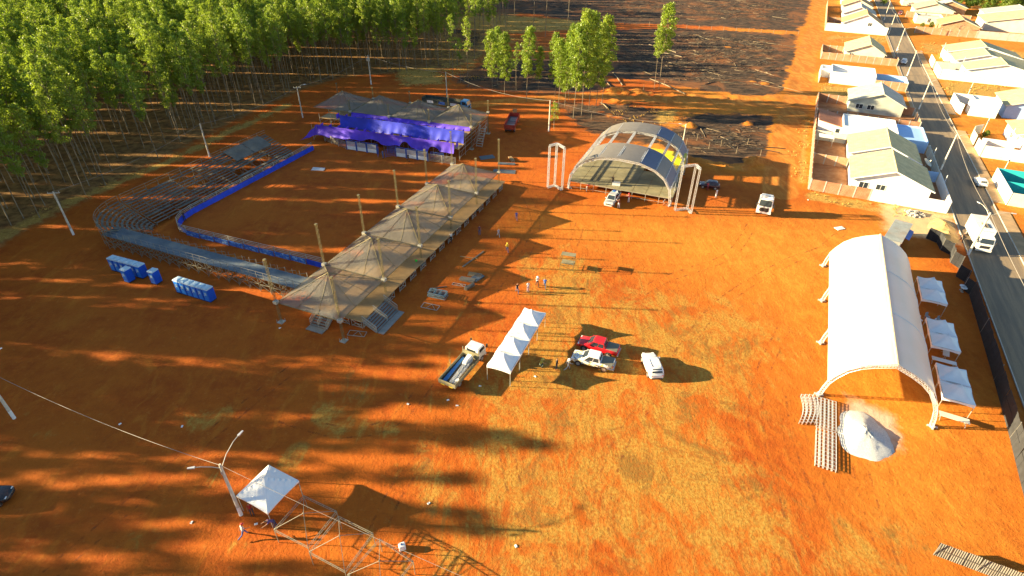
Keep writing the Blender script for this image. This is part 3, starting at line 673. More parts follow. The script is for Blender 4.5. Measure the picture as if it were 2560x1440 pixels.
def tower(h=9.7, sleeve=3.2):
    t = thing('lattice_tower', '', 'tower')
    MB().truss((0,0,.06),(0,0,h),.22,.028,.016,.8).build('mast', M_yellow, t)
    MB().box(-.17,.17,-.17,.17,h,h+.16).build('pulley_head', M_yellow, t)
    MB().box(-.28,.28,-.28,.28,sleeve-.12,sleeve+.28).build('sleeve_block', M_steel, t)
    b = MB(); b.box(-.42,.42,-.42,.42,0,.06); [b.tube((x,y,.06),(x,y,.5),.03,n=5) for x in (-.36,.36) for y in (-.36,.36)]; b.build('base_plate', M_steel, t)
    return t
TG = 'lattice towers of the viewing deck'
tw = tower(); tw['label'] = 'tall lattice tower on parked cars side of viewing deck, first from stair end'; tw['group'] = TG
tw.location = fA(0,0); tw.rotation_euler = (0,0,AA); kt = tree_of(tw)
bpy.context.view_layer.update()
kt = tree_of(tw)
for a in range(0, 51, 10):
    for b_ in (0, 10):
        if (a, b_) != (0, 0): dup(tw, fA(a, b_), AA, 'tall lattice tower on '+('parked cars','arena')[b_ > 0]+' side of viewing deck, '+ORD[a//10]+' from stair end', kids=kt)
# ------------------------------------------------------------------ viewing deck
dk = thing('viewing_deck', 'long raised plywood viewing deck under the clear canopies', 'deck', fA(3,-.9), AA)
pm = MB().box(.01,1.99,.01,2.44,1.1,1.18).mesh('deck_panel', M_wood)
for i in range(24):
    for j in range(4): inst('deck_panel', pm, dk, (2*i, 2.45*j, 0))
b = MB()
for p, q in (((0,0,0),(0,0,1.1)),((1.6,0,0),(1.6,0,1.1)),((0,0,1.05),(1.6,0,1.05)),((0,0,.15),(1.6,0,.15)),((0,0,.15),(1.6,0,1.05)),((.8,0,.6),(1.6,0,.15)),((0,0,.6),(.8,0,.6))): b.bar(p,q,.06)
fm_ = b.mesh('support_frame', M_steel)
for i in range(16):
    inst('support_frame', fm_, dk, (3*i+.2, .05, 0)); inst('support_frame', fm_, dk, (3*i+.2, 9.7, 0))
for j in range(5): inst('support_frame', fm_, dk, (.05, 2*j+.2, 0), (0,0,R(90)))
b = MB()
for i in range(24):
    b.bar((2*i+.05,9.75,1.1),(2*i+.05,9.75,2.2),.05)
b.bar((0,9.75,2.2),(48,9.75,2.2),.05); b.bar((0,9.75,1.7),(48,9.75,1.7),.04); b.build('rear_handrail', M_steel, dk)
def stairs(label, loc, rz, w=3.0, n=6, h=1.15):
    t = thing('steel_stairs', label, 'stairs', loc, rz)
    tm = MB().box(0,.32,0,w,-.03,.02).mesh('tread', M_stair)
    for i in range(n): inst('tread', tm, t, (-.34*(n-i), 0, h*(i+.5)/n))
    for y in (0, w): MB().bar((-.34*n,y,.05),(0,y,h),.06,.2).build('stringer', M_stair, t)
    for y in (.02, w-.02, w/2):
        b = MB(); b.bar((-.34*n,y,1.0),(0,y,h+1.0),.05); b.bar((-.34*n,y,.5),(0,y,h+.5),.04)
        for i in range(n*2+1):
            f = i/(n*2); b.bar((-.34*n*(1-f),y,.1+h*f),(-.34*n*(1-f),y,1.0+h*f),.03)
        b.build('railing', M_steel, t)
    MB().box(-.34*n-1.0,-.34*n-.1,.0,w,.02,.12).build('landing_board', M_stair, t)
    return t
stairs('wide steel stairs going down from deck towards parked cars', fA(8.2,-.95), AA+R(90), 5.2, 6)
stairs('narrow steel stairs at the near end of the deck', fA(3.0,3.4), AA, 2.6, 6)
# ------------------------------------------------------------------ draped boxes behind the arena
BZ = AA+R(3.9)
def fB(x, y, z=0): return fA(66.2,13.6) + Vector((cos(BZ),sin(BZ),0))*x + Vector((-sin(BZ),cos(BZ),0))*y + Vector((0,0,z))
for i, nm in enumerate(('at its right end','second from the red trailer','third from the red trailer','at its far left end over bare scaffolding')):
    clear_canopy('clear plastic canopy of the purple draped boxes '+nm, fB(5.3,5+10*i), BZ, 5.1, 5.0, 7.9, 'clear canopies over the purple boxes', 20+i)
bt = tower(7.7, 5.0); bt['label'] = 'shorter lattice tower at front of purple draped boxes, first from the red trailer'; bt['group'] = 'lattice towers of the purple boxes'
bt.location = fB(0,0); bt.rotation_euler = (0,0,BZ); bpy.context.view_layer.update(); kb = tree_of(bt)
for y in range(0, 41, 10):
    for x in (0, 10.6):
        if (x, y) != (0, 0) and (x, y) != (0, 40): dup(bt, fB(x, y), BZ, 'shorter lattice tower at '+('front','rear')[x > 0]+' of purple draped boxes, '+ORD[y//10]+' from the red trailer', kids=kb)
bx = thing('spectator_boxes', 'tiered scaffold spectator boxes wrapped in purple fabric', 'grandstand', fB(0,0), BZ)
for x0, x1, z in ((-7.1,-3.75,2.6),(-3.5,.2,4.1),(.25,10.2,4.3)):
    for j in range(12):
        MB().box(x0,x1,3.0*j+.02,3.0*j+2.98,z-.08,z).build('floor_panel', M_wood, bx)
for j in range(13):
    b = MB()
    for x, z in ((-7.0,3.8),(-3.6,5.1),(.2,5.0),(5.2,4.2),(10.1,5.0)): b.bar((x,3*j,0),(x,3*j,z),.06)
    for z, x0 in ((.6,-7),(1.8,-7),(2.7,-7),(3.5,-3.6),(4.1,.2)): b.bar((x0,3*j,z),(10.1,3*j,z),.05)
    b.bar((-7,3*j,.2),(-3.6,3*j,2.6),.04); b.bar((.2,3*j,.2),(5.2,3*j,4),.04); b.bar((5.2,3*j,4),(10.1,3*j,.2),.04)
    b.build('support_frame', M_steel, bx)
def drape(x, y0, y1, z0, z1, seed, holes=()):
    """hanging fabric with scalloped lower edge"""
    rr = random.Random(seed); n = int((y1-y0)/.35); m = 7; vs = []; ph = rr.random()*6
    for i in range(n+1):
        y = y0+(y1-y0)*i/n; low = z0+.16*math.sin(y*.55+ph)+.1*math.sin(y*1.7+ph*2)
        for (hy, hw, hh) in holes:
            if abs(y-hy) < hw: low = max(low, z0+hh*math.sqrt(max(0,1-((y-hy)/hw)**2)))
        for j in range(m+1):
            f = j/m; z = low+(z1-.06*abs(math.sin(y*math.pi/3))-low)*f
            vs.append((x-.45*(1-f)**2+.07*math.sin(y*3.1+ph+j*.3)*(1-f)+.05*math.sin(y*.9)*(1-f)+rr.uniform(-.015,.015), y, z))
    fs = [(i*(m+1)+j,(i+1)*(m+1)+j,(i+1)*(m+1)+j+1,i*(m+1)+j+1) for i in range(n) for j in range(m)]
    return MB().add(vs, fs)
drape(-7.2, 1.0, 34.5, 1.55, 3.85, 1, [(12.3,1.2,1.3),(5.6,1.3,1.1),(20.5,2.0,.8)]).build('lower_drape', M_purple, bx, smooth=True)
drape(-3.7, .2, 30.5, 2.75, 5.4, 2).build('upper_drape', M_royal, bx, smooth=True)
drape(.05, .2, 29.8, 4.1, 5.0, 3).build('back_drape', M_purple, bx, smooth=True)
for x0, x1, za, zb, m in ((-7.1,-4.0,3.85,4.75,15),(-3.6,-.3,5.3,5.5,14)):
    for j in range(m+1):
        y = .6+j*2.2
        MB().extr([(x0,y,za-1.0),(x0,y,za),(x0+1.15,y,za+.12),(x0+1.2,y,za-1.0)],(0,.03,0)).build('partition', M_purple, bx)
vs = []; fl = MB()
for i in range(9):
    f = i/8
    for j in range(6):
        g = j/5; vs.append((-7.2-.9*f*g-.3*g, 34.4+4.2*f*(.4+.6*g)+.2*math.sin(j+i), (3.85-1.5*f)*(1-g)+(1.6-1.45*f)*g+.12*math.sin(i*1.3)*g))
fl.add(vs, [(i*6+j,(i+1)*6+j,(i+1)*6+j+1,i*6+j+1) for i in range(8) for j in range(5)]); fl.build('loose_drape_end', M_purple, bx, smooth=True)
# side scaffold stair at the right end
b = MB()
for k in range(8): b.box(1.5+.35*k,1.8+.35*k,-1.9,-.5,.3+.45*k,.35+.45*k)
for y in (-1.9,-.5): b.bar((1.4,y,.2),(4.4,y,4.1),.06,.15); b.bar((1.4,y,1.2),(4.4,y,5.1),.05)
b.build('side_stair', M_steel, bx)
# chute gates
def chute_gate(label, y, w=2.5):
    t = thing('chute_gate', label, 'gate', fB(-9.6,y), BZ, 'white and blue chute gates')
    b = MB(); b.box(-.08,.08,0,.16,0,2.15); b.build('hinge_post', M_bluem, t)
    MB().box(-.08,.08,w-.16,w,0,2.15).build('latch_post', M_bluem, t)
    MB().box(-.05,.05,.16,w-.16,.15,.95).build('kick_panel', M_white, t)
    for k in range(5): MB().box(-.04,.04,.16,w-.16,1.02+.2*k,1.14+.2*k).build('slat', M_alu, t)
    MB().box(-.07,.07,0,w,2.16,2.24).build('top_bar', M_bluem, t); return t
for i, (y, nm) in enumerate(((6.1,'right end of the right set'),(8.65,'middle of the right set'),(11.2,'left end of the right set'),(18.2,'right end of the left set'),(20.75,'middle of the left set'),(23.3,'left end of the left set'))):
    chute_gate('white slatted chute gate with blue posts, ' + nm, y)
# corral panels
def panel_mesh(L, h=1.75, n=6):
    b = MB()
    for k in range(n): b.bar((0,0,.25+(h-.3)*k/(n-1)),(L,0,.25+(h-.3)*k/(n-1)),.055)
    for x in (.03, L/2, L-.03): b.bar((x,0,0),(x,0,h),.07)
    return b
def corral(label, p, q, group, h=1.75, n=6, m=None):
    d = q-p; t = thing('corral_panel', label, 'fence', p, math.atan2(d.y,d.x), group); L = d.length
    for k in range(n):
        z = .25+(h-.3)*k/(n-1); MB().bar((.04,0,z),(L-.04,0,z),.055).build('rail', m or M_steel, t)
    for x in (.03, L-.03): MB().bar((x,0,0),(x,0,h),.075).build('post', m or M_steel, t)
    return t
for i in range(2): corral('rail panel closing the arena right of the chute gates', fB(-9.6,3.1*i-.2), fB(-9.6,3.1*i+2.9), 'rail panels beside the chute gates')
for i in range(3): corral('rail panel closing the arena left of the chute gates', fB(-9.4+i*.9,26.2+2.4*i), fB(-9.4+(i+1)*.9,26.2+2.4*(i+1)), 'rail panels left of the chute gates')
corral('blue open gate swung between the two sets of chute gates', fB(-9.6,13.9), fB(-10.8,15.6), 'blue swing gates', m=M_bluem)
corral('blue gate leaf folded beside the left chute gates', fB(-9.6,17.9), fB(-11.2,17.2), 'blue swing gates', m=M_bluem)
for i in range(4): corral('blue cattle pen panel under purple drape, '+ORD[i]+' from the red trailer', fB(-8.4,3+5.2*i), fB(-8.4,6+5.2*i), 'pen panels under the drape', m=M_bluem)
FL = [(51.5,45.4)] + [(51.5-3*i,45.4) for i in range(1,12)]
for i in range(11): corral('rail panel along the left bleachers, '+ORD[i]+' from the purple boxes', fA(*FL[i]), fA(*FL[i+1]), 'rail panels along the left side of the arena')
CR = [(18.5,45.4),(16.2,45.0),(14.2,43.9),(12.9,42.2),(12.6,40.2)]
for p, q in zip(CR[:-1], CR[1:]): corral('short rail panel in the rounded arena corner', fA(*p), fA(*q), 'rail panels of the arena corner')
FF = [(12.6+.07*i,40.2-3*i) for i in range(10)]
for i in range(9): corral('rail panel above blue banners, '+ORD[i]+' from the rounded arena corner', fA(*FF[i]), fA(*FF[i+1]), 'rail panels on the near side of the arena')
for i in range(12): corral('rail panel between arena floor and viewing deck, '+ORD[i]+' from the near end', fA(14+3*i,11.0), fA(17+3*i,11.0), 'rail panels beside the viewing deck')
def strip(name, label, pts, h, off, m, seed):
    b = MB(); vs = []; rr = random.Random(seed); P = []
    for (p, q) in zip(pts[:-1], pts[1:]):
        n = max(1, int((q-p).length/.6)); P += [p+(q-p)*(i/n) for i in range(n)]
    P.append(pts[-1])
    for i, p in enumerate(P):
        d = (P[min(i+1,len(P)-1)]-P[max(i-1,0)]).normalized(); nn = Vector((-d.y,d.x,0))
        for k in range(3):
            f = k/2; vs.append(p+nn*(off*(1.0+.9*(1-f))+rr.uniform(-.03,.03))+Vector((0,0,.01+h*f+(rr.uniform(-.03,.03) if k == 2 else 0))))
    n = len(P); b.add(vs, [(i*3+k,(i+1)*3+k,(i+1)*3+k+1,i*3+k+1) for i in range(n-1) for k in range(2)])
    o = b.build(name, m, smooth=True); return tag(o, label, 'tarp')
strip('blue_tarp_strip', 'plain blue tarp strip hung along left side of the arena', [fA(*p) for p in [(51.8,45.4),(18.5,45.4)]+CR[1:]], 1.0, .12, M_blue, 1)
M_print = (lambda n: (lambda p: n.done(n.pbr(n.mix(n.ramp(n.noise(n.mapping(p,(1,1,3)),1.1,4,.7),.5,.62), (.03,.15,.6), (.35,.62,.85)), .5)))(n.pos()))(N('printed_blue_banner'))
for i in range(9):
    t = thing('banner_panel', ('printed' if i < 8 else 'plain')+' blue banner panel below rails, '+ORD[i]+' from the rounded arena corner', 'banner', fA(FF[i][0]-.08, FF[i][1]), AA-R(90)-.023, 'blue banners on the near arena fence')
    for k in (0,1): 
        b = MB(); b.box(.04+1.49*k,1.47+1.49*k,-.05,-.02,.05,.98); b.build('sheet', M_blue if i == 8 else M_print, t)
    b = MB(); [b.bar((x,-.035,0),(x,-.035,1.02),.05) for x in (.03,1.49,2.95)]; b.build('stake', M_bluem, t)
# ------------------------------------------------------------------ bleachers
pl5 = MB().box(0,4.92,-.17,.17,-.03,.03).mesh('plank', M_plank)
brr = random.Random(3)
fb = MB()
for y, z in ((0,.5),(2.3,1.5),(4.6,2.5),(6.9,3.5)):
    fb.bar((0,y,0),(0,y,z),.06)
fb.bar((0,-.2,.35),(0,7.1,3.4),.07); fb.bar((0,0,.2),(0,6.9,.2),.05); fb.bar((0,2.3,.2),(0,4.6,2.3),.045); fb.bar((0,4.6,.2),(0,6.9,3.2),.045); fb.bar((0,6.9,3.3),(0,6.9,4.5),.05)
sf = fb.mesh('support_frame', M_dull)
for s_ in range(7):
    a0 = 13+5*s_
    t = thing('bleacher_section', 'straight bleacher section with open plank rows, '+ORD[s_]+' from the rounded bleacher corner', 'bleachers', fA(a0,47.4), AA, 'bleacher sections on the left of the arena')
    for r in range(12):
        if s_ in (4,5) and r in (2,3) or brr.random() < .06: continue
        inst('plank', pl5, t, (.04+brr.uniform(-.03,.03), .62*r, .5+.265*r), (brr.uniform(-.03,.03),0,0))
        if brr.random() < .25 or s_ in (4,5): inst('plank', pl5, t, (.04, .62*r+.36, .5+.265*r), (0,0,0))
    for x in (0, 2.5): inst('support_frame', sf, t, (x,0,-.06))
    b = MB(); b.bar((0,6.9,4.4),(5,6.9,4.4),.045); b.bar((0,6.9,3.95),(5,6.9,3.95),.04); b.bar((0,6.9,.25),(2.5,6.9,3.2),.04); b.bar((2.5,6.9,3.2),(5,6.9,.25),.04); b.bar((0,-.1,.5),(5,-.1,.5),.05); b.build('rear_guard_rail', M_dull, t)
t = thing('bleacher_plank_stack', 'dense stack of dark planks lying on the upper bleacher rows', 'planks', fA(36,51.2), AA)
for k in range(11):
    inst('plank', pl5, t, (brr.uniform(-.1,.1), .3*k, 2.42+.265*.3/.62*k), (R(23),0,0)); inst('plank', pl5, t, (5+brr.uniform(-.1,.1), .3*k, 2.42+.265*.3/.62*k), (R(23),0,0))
t = thing('bleacher_corner', 'rounded bleacher corner with curved plank rows', 'bleachers', fA(12.5,46), AA)
def arc(r, th): return Vector((-r*sin(th), r*cos(th), 0))
for r in range(12):
    rad = 1.4+.62*r; n = 5
    for k in range(n):
        t0, t1 = R(78)*k/n, R(78)*(k+.97)/n; z = .5+.265*r
        MB().hexa([arc(rad-.17,t0)+Vector((0,0,z-.03)),arc(rad+.17,t0)+Vector((0,0,z-.03)),arc(rad+.17,t1)+Vector((0,0,z-.03)),arc(rad-.17,t1)+Vector((0,0,z-.03))],[arc(rad-.17,t0)+Vector((0,0,z+.03)),arc(rad+.17,t0)+Vector((0,0,z+.03)),arc(rad+.17,t1)+Vector((0,0,z+.03)),arc(rad-.17,t1)+Vector((0,0,z+.03))]).build('plank', M_plank, t)
for k in range(6):
    th = R(78)*k/5; o = inst('support_frame', sf, t, arc(1.4,th)+Vector((0,0,-.06)), (0,0,th))
b = MB(); b.pipe([arc(8.35,R(80)*i/10)+Vector((0,0,4.4)) for i in range(11)],.03,5); b.pipe([arc(8.35,R(80)*i/10)+Vector((0,0,3.95)) for i in range(11)],.025,5); b.build('rear_guard_rail', M_dull, t)
# plank walkway along the near side
wf = MB()
for x in (0, 2.8): wf.bar((x,0,0),(x,0,2.3),.055)
for p, q in (((0,0,.3),(2.8,0,.3)),((0,0,1.3),(2.8,0,1.3)),((0,0,2.25),(2.8,0,2.25)),((0,0,.3),(1.4,0,1.3)),((1.4,0,1.3),(2.8,0,.3)),((0,0,1.3),(2.8,0,2.25)),((0,0,.3),(0,1.7,1.3)),((0,1.7,.3),(0,1.7,1.3)),((0,0,1.3),(0,1.7,1.3)),((0,0,1.3),(0,1.7,2.25)),((2.8,0,.3),(5.4,0,.3)),((5.4,0,0),(5.4,0,.9)),((2.8,0,2.2),(5.4,0,.9))): wf.bar(p,q,.05)
wfm = wf.mesh('support_frame', M_dull)
pw = MB().box(-.155,.155,0,3.88,-.03,.03).mesh('plank', M_wplank)
for s_ in range(10):
    b0 = 48.6-3.9*(s_+1)
    t = thing('plank_walkway', 'blue grey raised plank walkway section, '+ORD[s_]+' from the rounded bleacher corner', 'walkway', fA(4.5,b0), AA, 'walkway sections on the near side of the arena')
    for k in range(9): inst('plank', pw, t, (.16+.315*k, 0, 2.33+brr.uniform(-.01,.01)))
    for y in (.1, 2.05): inst('support_frame', wfm, t, (0,y,0))
    for y in (.1,1.4,2.7):
        MB().bar((0,y,2.2),(0,y,3.5),.05).build('guard_post', M_stair, t); MB().bar((2.85,y,2.2),(2.85,y,3.2),.04).build('guard_post', M_stair, t)
    b = MB(); b.bar((0,0,3.45),(0,3.9,3.45),.04); b.bar((0,0,2.95),(0,3.9,2.95),.03); b.build('guard_rail', M_stair, t)
# ------------------------------------------------------------------ portable toilets
def toilet():
    t = thing('portable_toilet', '', 'toilet')
    MB().box(-.55,.55,-.5,.5,.04,.16).build('skid', M_black, t)
    b = MB(); b.hexa([(-.53,-.48,.16),(.53,-.48,.16),(.53,.48,.16),(-.53,.48,.16)],[(-.53,-.48,2.05),(.53,-.48,2.05),(.53,.48,2.05),(-.53,.48,2.05)]); b.build('cabin', M_toilet, t)
    b = MB(); b.loft([[(-.57*s,-.52*s*.98,z),(.57*s,-.52*s*.98,z),(.57*s,.52*s*.98,z),(-.57*s,.52*s*.98,z)] for s,z in ((1,2.05),(1,2.13),(.92,2.24),(.6,2.33),(.2,2.36))]); b.build('domed_roof', M_toiletr, t)
    for y in (-.48,): pass
    MB().box(-.56,-.53,-.36,.36,.25,1.95).build('door', mat('toilet_door',(.02,.2,.7),.4), t)
    MB().box(-.575,-.56,-.18,.18,1.15,1.6).build('door_sign', M_toiletr, t)
    MB().box(-.58,-.56,.24,.3,1.0,1.15).build('door_handle', M_white, t)
    for y in (-.495,.495):
        b = MB(); [b.box(-.45+.18*k,-.35+.18*k,y-.012,y+.012,.3,1.95) for k in range(6)]; b.build('side_rib', M_toilet, t)
    return t
tt = toilet(); tt['group'] = 'portable toilets'; tt['label'] = 'blue portable toilet in the row of six nearest the plank walkway end'
tt.location = fA(.55,41.3); tt.rotation_euler = (0,0,AA); bpy.context.view_layer.update(); kk = tree_of(tt)
TL1 = 'blue portable toilet in the row of six near the rounded bleacher corner'; TL2 = 'blue portable toilet in the row of six closest to the viewing deck'
tt['label'] = 'blue portable toilet near the rounded bleacher corner, first in its row of six'
for i in range(1,6): dup(tt, fA(.55+.03*i,41.3-1.06*i), AA+R(brr.uniform(-2,2)), 'blue portable toilet near the rounded bleacher corner, '+ORD[i]+' in its row of six', kids=kk)
dup(tt, fA(-.85,36.9), AA, 'blue portable toilet standing in front of the end of a row', kids=kk)
dup(tt, fA(.35,32.9), AA+R(4), 'blue portable toilet standing alone between two rows', kids=kk)
for i in range(6): dup(tt, fA(.1,27.7-1.07*i), AA+R(brr.uniform(-2,2)), 'blue portable toilet in the row closest to the viewing deck, '+ORD[i]+' from the lone toilet', kids=kk)
# ------------------------------------------------------------------ stage
st = thing('concert_stage', 'large stage with grey arched canvas roof on white trusses', 'stage', fA(55.6,-12.2), AA)
dp = MB().box(.03,2.07,.03,2.47,1.48,1.6).mesh('deck_board', M_deck)
for i in range(8):
    for j in range(8):
        if (i, j) == (5, 5): continue
        inst('deck_board', dp, st, (2.1*i, -2.5*(j+1), 0))
b = MB()
for j in range(9):
    for i in (0, 3, 6, 8): b.bar((2.1*i+.06 if i < 8 else 16.7,-2.5*j+(.06 if j == 8 else -.06),0),(2.1*i+.06 if i < 8 else 16.7,-2.5*j+(.06 if j == 8 else -.06),1.48),.07)
b.bar((.06,-.05,1.4),(.06,-19.95,1.4),.06); b.bar((.06,-.05,.4),(.06,-19.95,.4),.05); b.bar((.06,-19.95,1.4),(16.7,-19.95,1.4),.06)
b.build('deck_legs', M_steel, st)
NS = 10; JT = [.0,.085,.16,.26,.37,.48,.59,.70,.80,.90,1.0]
def jpt(i, x, dz=0.):
    y, z = aprof(JT[i]); return Vector((x, y, z+dz))
# aprof runs right-to-left in y: flip so that index 0 is the left foot
def aprof(t):
    c_ = cos(math.pi*t); s_ = sin(math.pi*t); e = 2/2.35
    return -9.9 + 9.75*math.copysign(abs(c_)**e, c_), .6+6.8*abs(s_)**e
for x in (0, 7.6, 15.6, 20.8):
    b = MB()
    for i in range(NS): b.truss(jpt(i,x), jpt(i+1,x), .34, .07, .04, .55)
    b.truss((x,-.15,0), jpt(0,x), .34, .07, .04, .55) if False else None
    b.bar((x,-.15,0),(x,-.15,.7),.34); b.bar((x,-19.65,0),(x,-19.65,.7),.34)
    b.build('arch_truss', M_alu, st)
for i in range(1, NS):
    b = MB(); b.truss(jpt(i,.2), jpt(i,20.6), .32, .065, .04, .7); b.build('purlin_truss', M_alu, st)
def panel(i, x0, x1, m, sag):
    vs = []; n = 6; k = 5
    for a in range(n+1):
        for c in range(k+1):
            f, g = a/n, c/k; p = jpt(i,0).lerp(jpt(i+1,0), g); x = x0+(x1-x0)*f
            p2 = Vector((x, p.y, p.z+.26-sag*math.sin(math.pi*f)*.5+.07*math.sin(math.pi*g))); vs.append(p2)
    MB().add(vs, [(a*(k+1)+c,(a+1)*(k+1)+c,(a+1)*(k+1)+c+1,a*(k+1)+c+1) for a in range(n) for c in range(k)]).build('roof_canvas', m, st, smooth=True)
PC = (M_grey, M_grey, M_grey, M_grey, M_grey, M_grey, M_navy, M_grey, M_navy, M_grey)  # alternating panels, blue only at right where shade is put into the colour
for i in range(2, 9): panel(i, -.3, 7.9, PC[i], .25)
for i in range(2, 9): panel(i, 15.3, 21.1, PC[i], .1)
for y in (-.35,-19.55):      # side ground supports
    b = MB()
    for x in (0,7.6,15.6,20.8): b.bar((x-.5,y,.05),(x+.5,y,.05),.12); b.bar((x,y-.5,.05),(x,y+.5,.05),.12)
    b.build('arch_foot', M_alu, st)
# side braces
b = MB()
for x0, x1 in ((0,7.6),(7.6,15.6),(15.6,20.8)): b.bar((x0,-19.9,.4),(x1,-19.5,3.6),.09); b.bar((x1,-19.9,.4),(x0,-19.5,3.6),.09)
b.build('side_brace', M_alu, st)
M_yel = mat('yellow_fabric', (.72,.60,.02), .5, var=.1)
t = thing('yellow_backdrop_box', 'bright yellow covered equipment box behind the stage deck', 'container', fA(71.5,-23.6), AA)
MB().box(0,2.4,-8.2,0,.1,3.4).build('cover', M_yel, t); MB().box(-.02,2.42,-8.22,.02,3.4,3.52).build('lid', M_yel, t)
b = MB(); [b.box(x,x+.3,-y-.3,-y,0,.1) for x in (.1,2) for y in (.2,7.7)]; b.build('skid', M_black, t)
t = thing('truss_pile', 'loose pile of short white truss pieces on the stage rear left', 'truss', fA(69.5,-14.0,1.6), AA)
for k in range(5):
    MB().truss((.3*k,-.2*k,.18+.16*(k%2)),(1.0+.25*k,-3.4+.2*k,.18+.16*(k%2)),.3,.05,.03,.5).build('truss_piece', M_alu, t)
t = thing('equipment_case', 'white equipment case lying at the stage front edge', 'case', fA(56.6,-20.6,1.6), AA+R(10))
MB().box(0,.8,-1.5,0,.02,.5).build('body', M_white, t); MB().box(-.02,.82,-1.52,.02,.5,.58).build('lid', M_alu, t)
def pa_frame(label, loc, flip):
    t = thing('speaker_truss_frame', label, 'truss', loc, AA); h = 8.6; f = -1 if flip else 1
    P = [(0,0),(1.5,-f*.9),(.0,-f*2.9)]
    for x, y in P: MB().truss((x,y,.3),(x,y,h),.30,.05,.03,.65).build('leg', M_alu, t)
    for z in (.18, h): 
        MB().truss((*P[0],z),(*P[1],z),.30,.05,.03,.6).build('crossbar', M_alu, t); MB().truss((*P[1],z),(*P[2],z),.30,.05,.03,.6).build('crossbar', M_alu, t)
    b = MB(); b.bar((*P[1],h),(P[1][0],P[1][1],h-.01),.02); 
    MB().pipe([(P[1][0],P[1][1],h),(P[1][0]-.7,P[1][1],.05)],.012,4).build('guy_wire', M_cable, t)
    return t
pa_frame('white truss frame for speakers standing left of the stage', fA(53.8,-8.7), False)
pa_frame('white truss frame for speakers standing right of the stage', fA(54.0,-36.0), True)
# ------------------------------------------------------------------ big arched tent
bt_ = thing('arched_tent', 'big white arched tent with exposed curved trusses', 'tent', fS(-41.8,-15.75), SA)
PR = [(5.85,.15),(5.72,1.2),(5.45,2.4),(4.95,3.45),(4.15,4.65),(3.1,5.55),(1.9,6.2),(.9,6.6),(0,6.95)]
prof = [(y,z) for y,z in PR] + [(-y,z) for y,z in PR[-2::-1]]
def ribs(x, off):
    pts = []
    for i, (y, z) in enumerate(prof):
        n = Vector((0,y,z*.9+1)).normalized(); pts.append(Vector((x,y,z))-n*off)
    return pts
for k in range(4):
    x = 10.27*k; b = MB()
    o, i_ = ribs(x,.06), ribs(x,.42)
    for dx in (-.14,.14):
        for P in (o, i_): b.pipe([p+Vector((dx,0,0)) for p in P],.035,4)
    for j in range(len(o)-1):
        for m in range(3):
            f0, f1 = m/3, (m+1)/3
            A1, A2 = o[j].lerp(o[j+1],f0), i_[j].lerp(i_[j+1],f1); A3 = i_[j].lerp(i_[j+1],f0)
            for dx in (-.14,.14): b.bar(A1+Vector((dx,0,0)),A2+Vector((dx,0,0)),.03,caps=False); b.bar(A1+Vector((dx,0,0)),A3+Vector((dx,0,0)),.03,caps=False)
            b.bar(A1+Vector((-.14,0,0)),A1+Vector((.14,0,0)),.03,caps=False)
    b.build('arch_truss', M_alu, bt_)
    for s_ in (-1,1):
        b = MB(); b.bar((x-.45,s_*5.7,.1),(x+.45,s_*5.7,.1),.16); b.bar((x,s_*5.2,.1),(x,s_*6.2,.1),.16); b.box(x-.2,x+.2,s_*5.7-.2,s_*5.7+.2,.0,.3); b.build('arch_foot', M_alu, bt_)
for k in range(3):
    vs = []; n = 8; x0, x1 = 10.27*k, 10.27*(k+1); J = list(range(2, len(prof)-2)); m = len(J)
    for a in range(n+1):
        f = a/n
        for j in J:
            y, z = prof[j]; vs.append((x0+(x1-x0)*f+(-.12 if k == 0 and a == 0 else .12 if k == 2 and a == n else 0), y, z+.05-.05*math.sin(math.pi*f)))
    MB().add(vs, [(a*m+c,(a+1)*m+c,(a+1)*m+c+1,a*m+c+1) for a in range(n) for c in range(m-1)]).build('membrane', M_pvc, bt_, smooth=True)
    if k:
        b = MB(); b.pipe([Vector((x0,y,z+.06)) for y,z in prof[2:-2]],.05,5); b.build('seam_band', M_tentw, bt_)
b = MB(); b.pipe([(-.1,0,7.0),(30.9,0,7.0)],.13,6); b.build('ridge_band', mat('cream_band',(.7,.58,.36),.6), bt_)
for y, z in (prof[3], prof[6], prof[-4], prof[-7]):
    b = MB(); b.truss((0,y*.97,z-.35),(30.8,y*.97,z-.35),.2,.04,.025,.9); b.build('purlin_truss', M_alu, bt_)
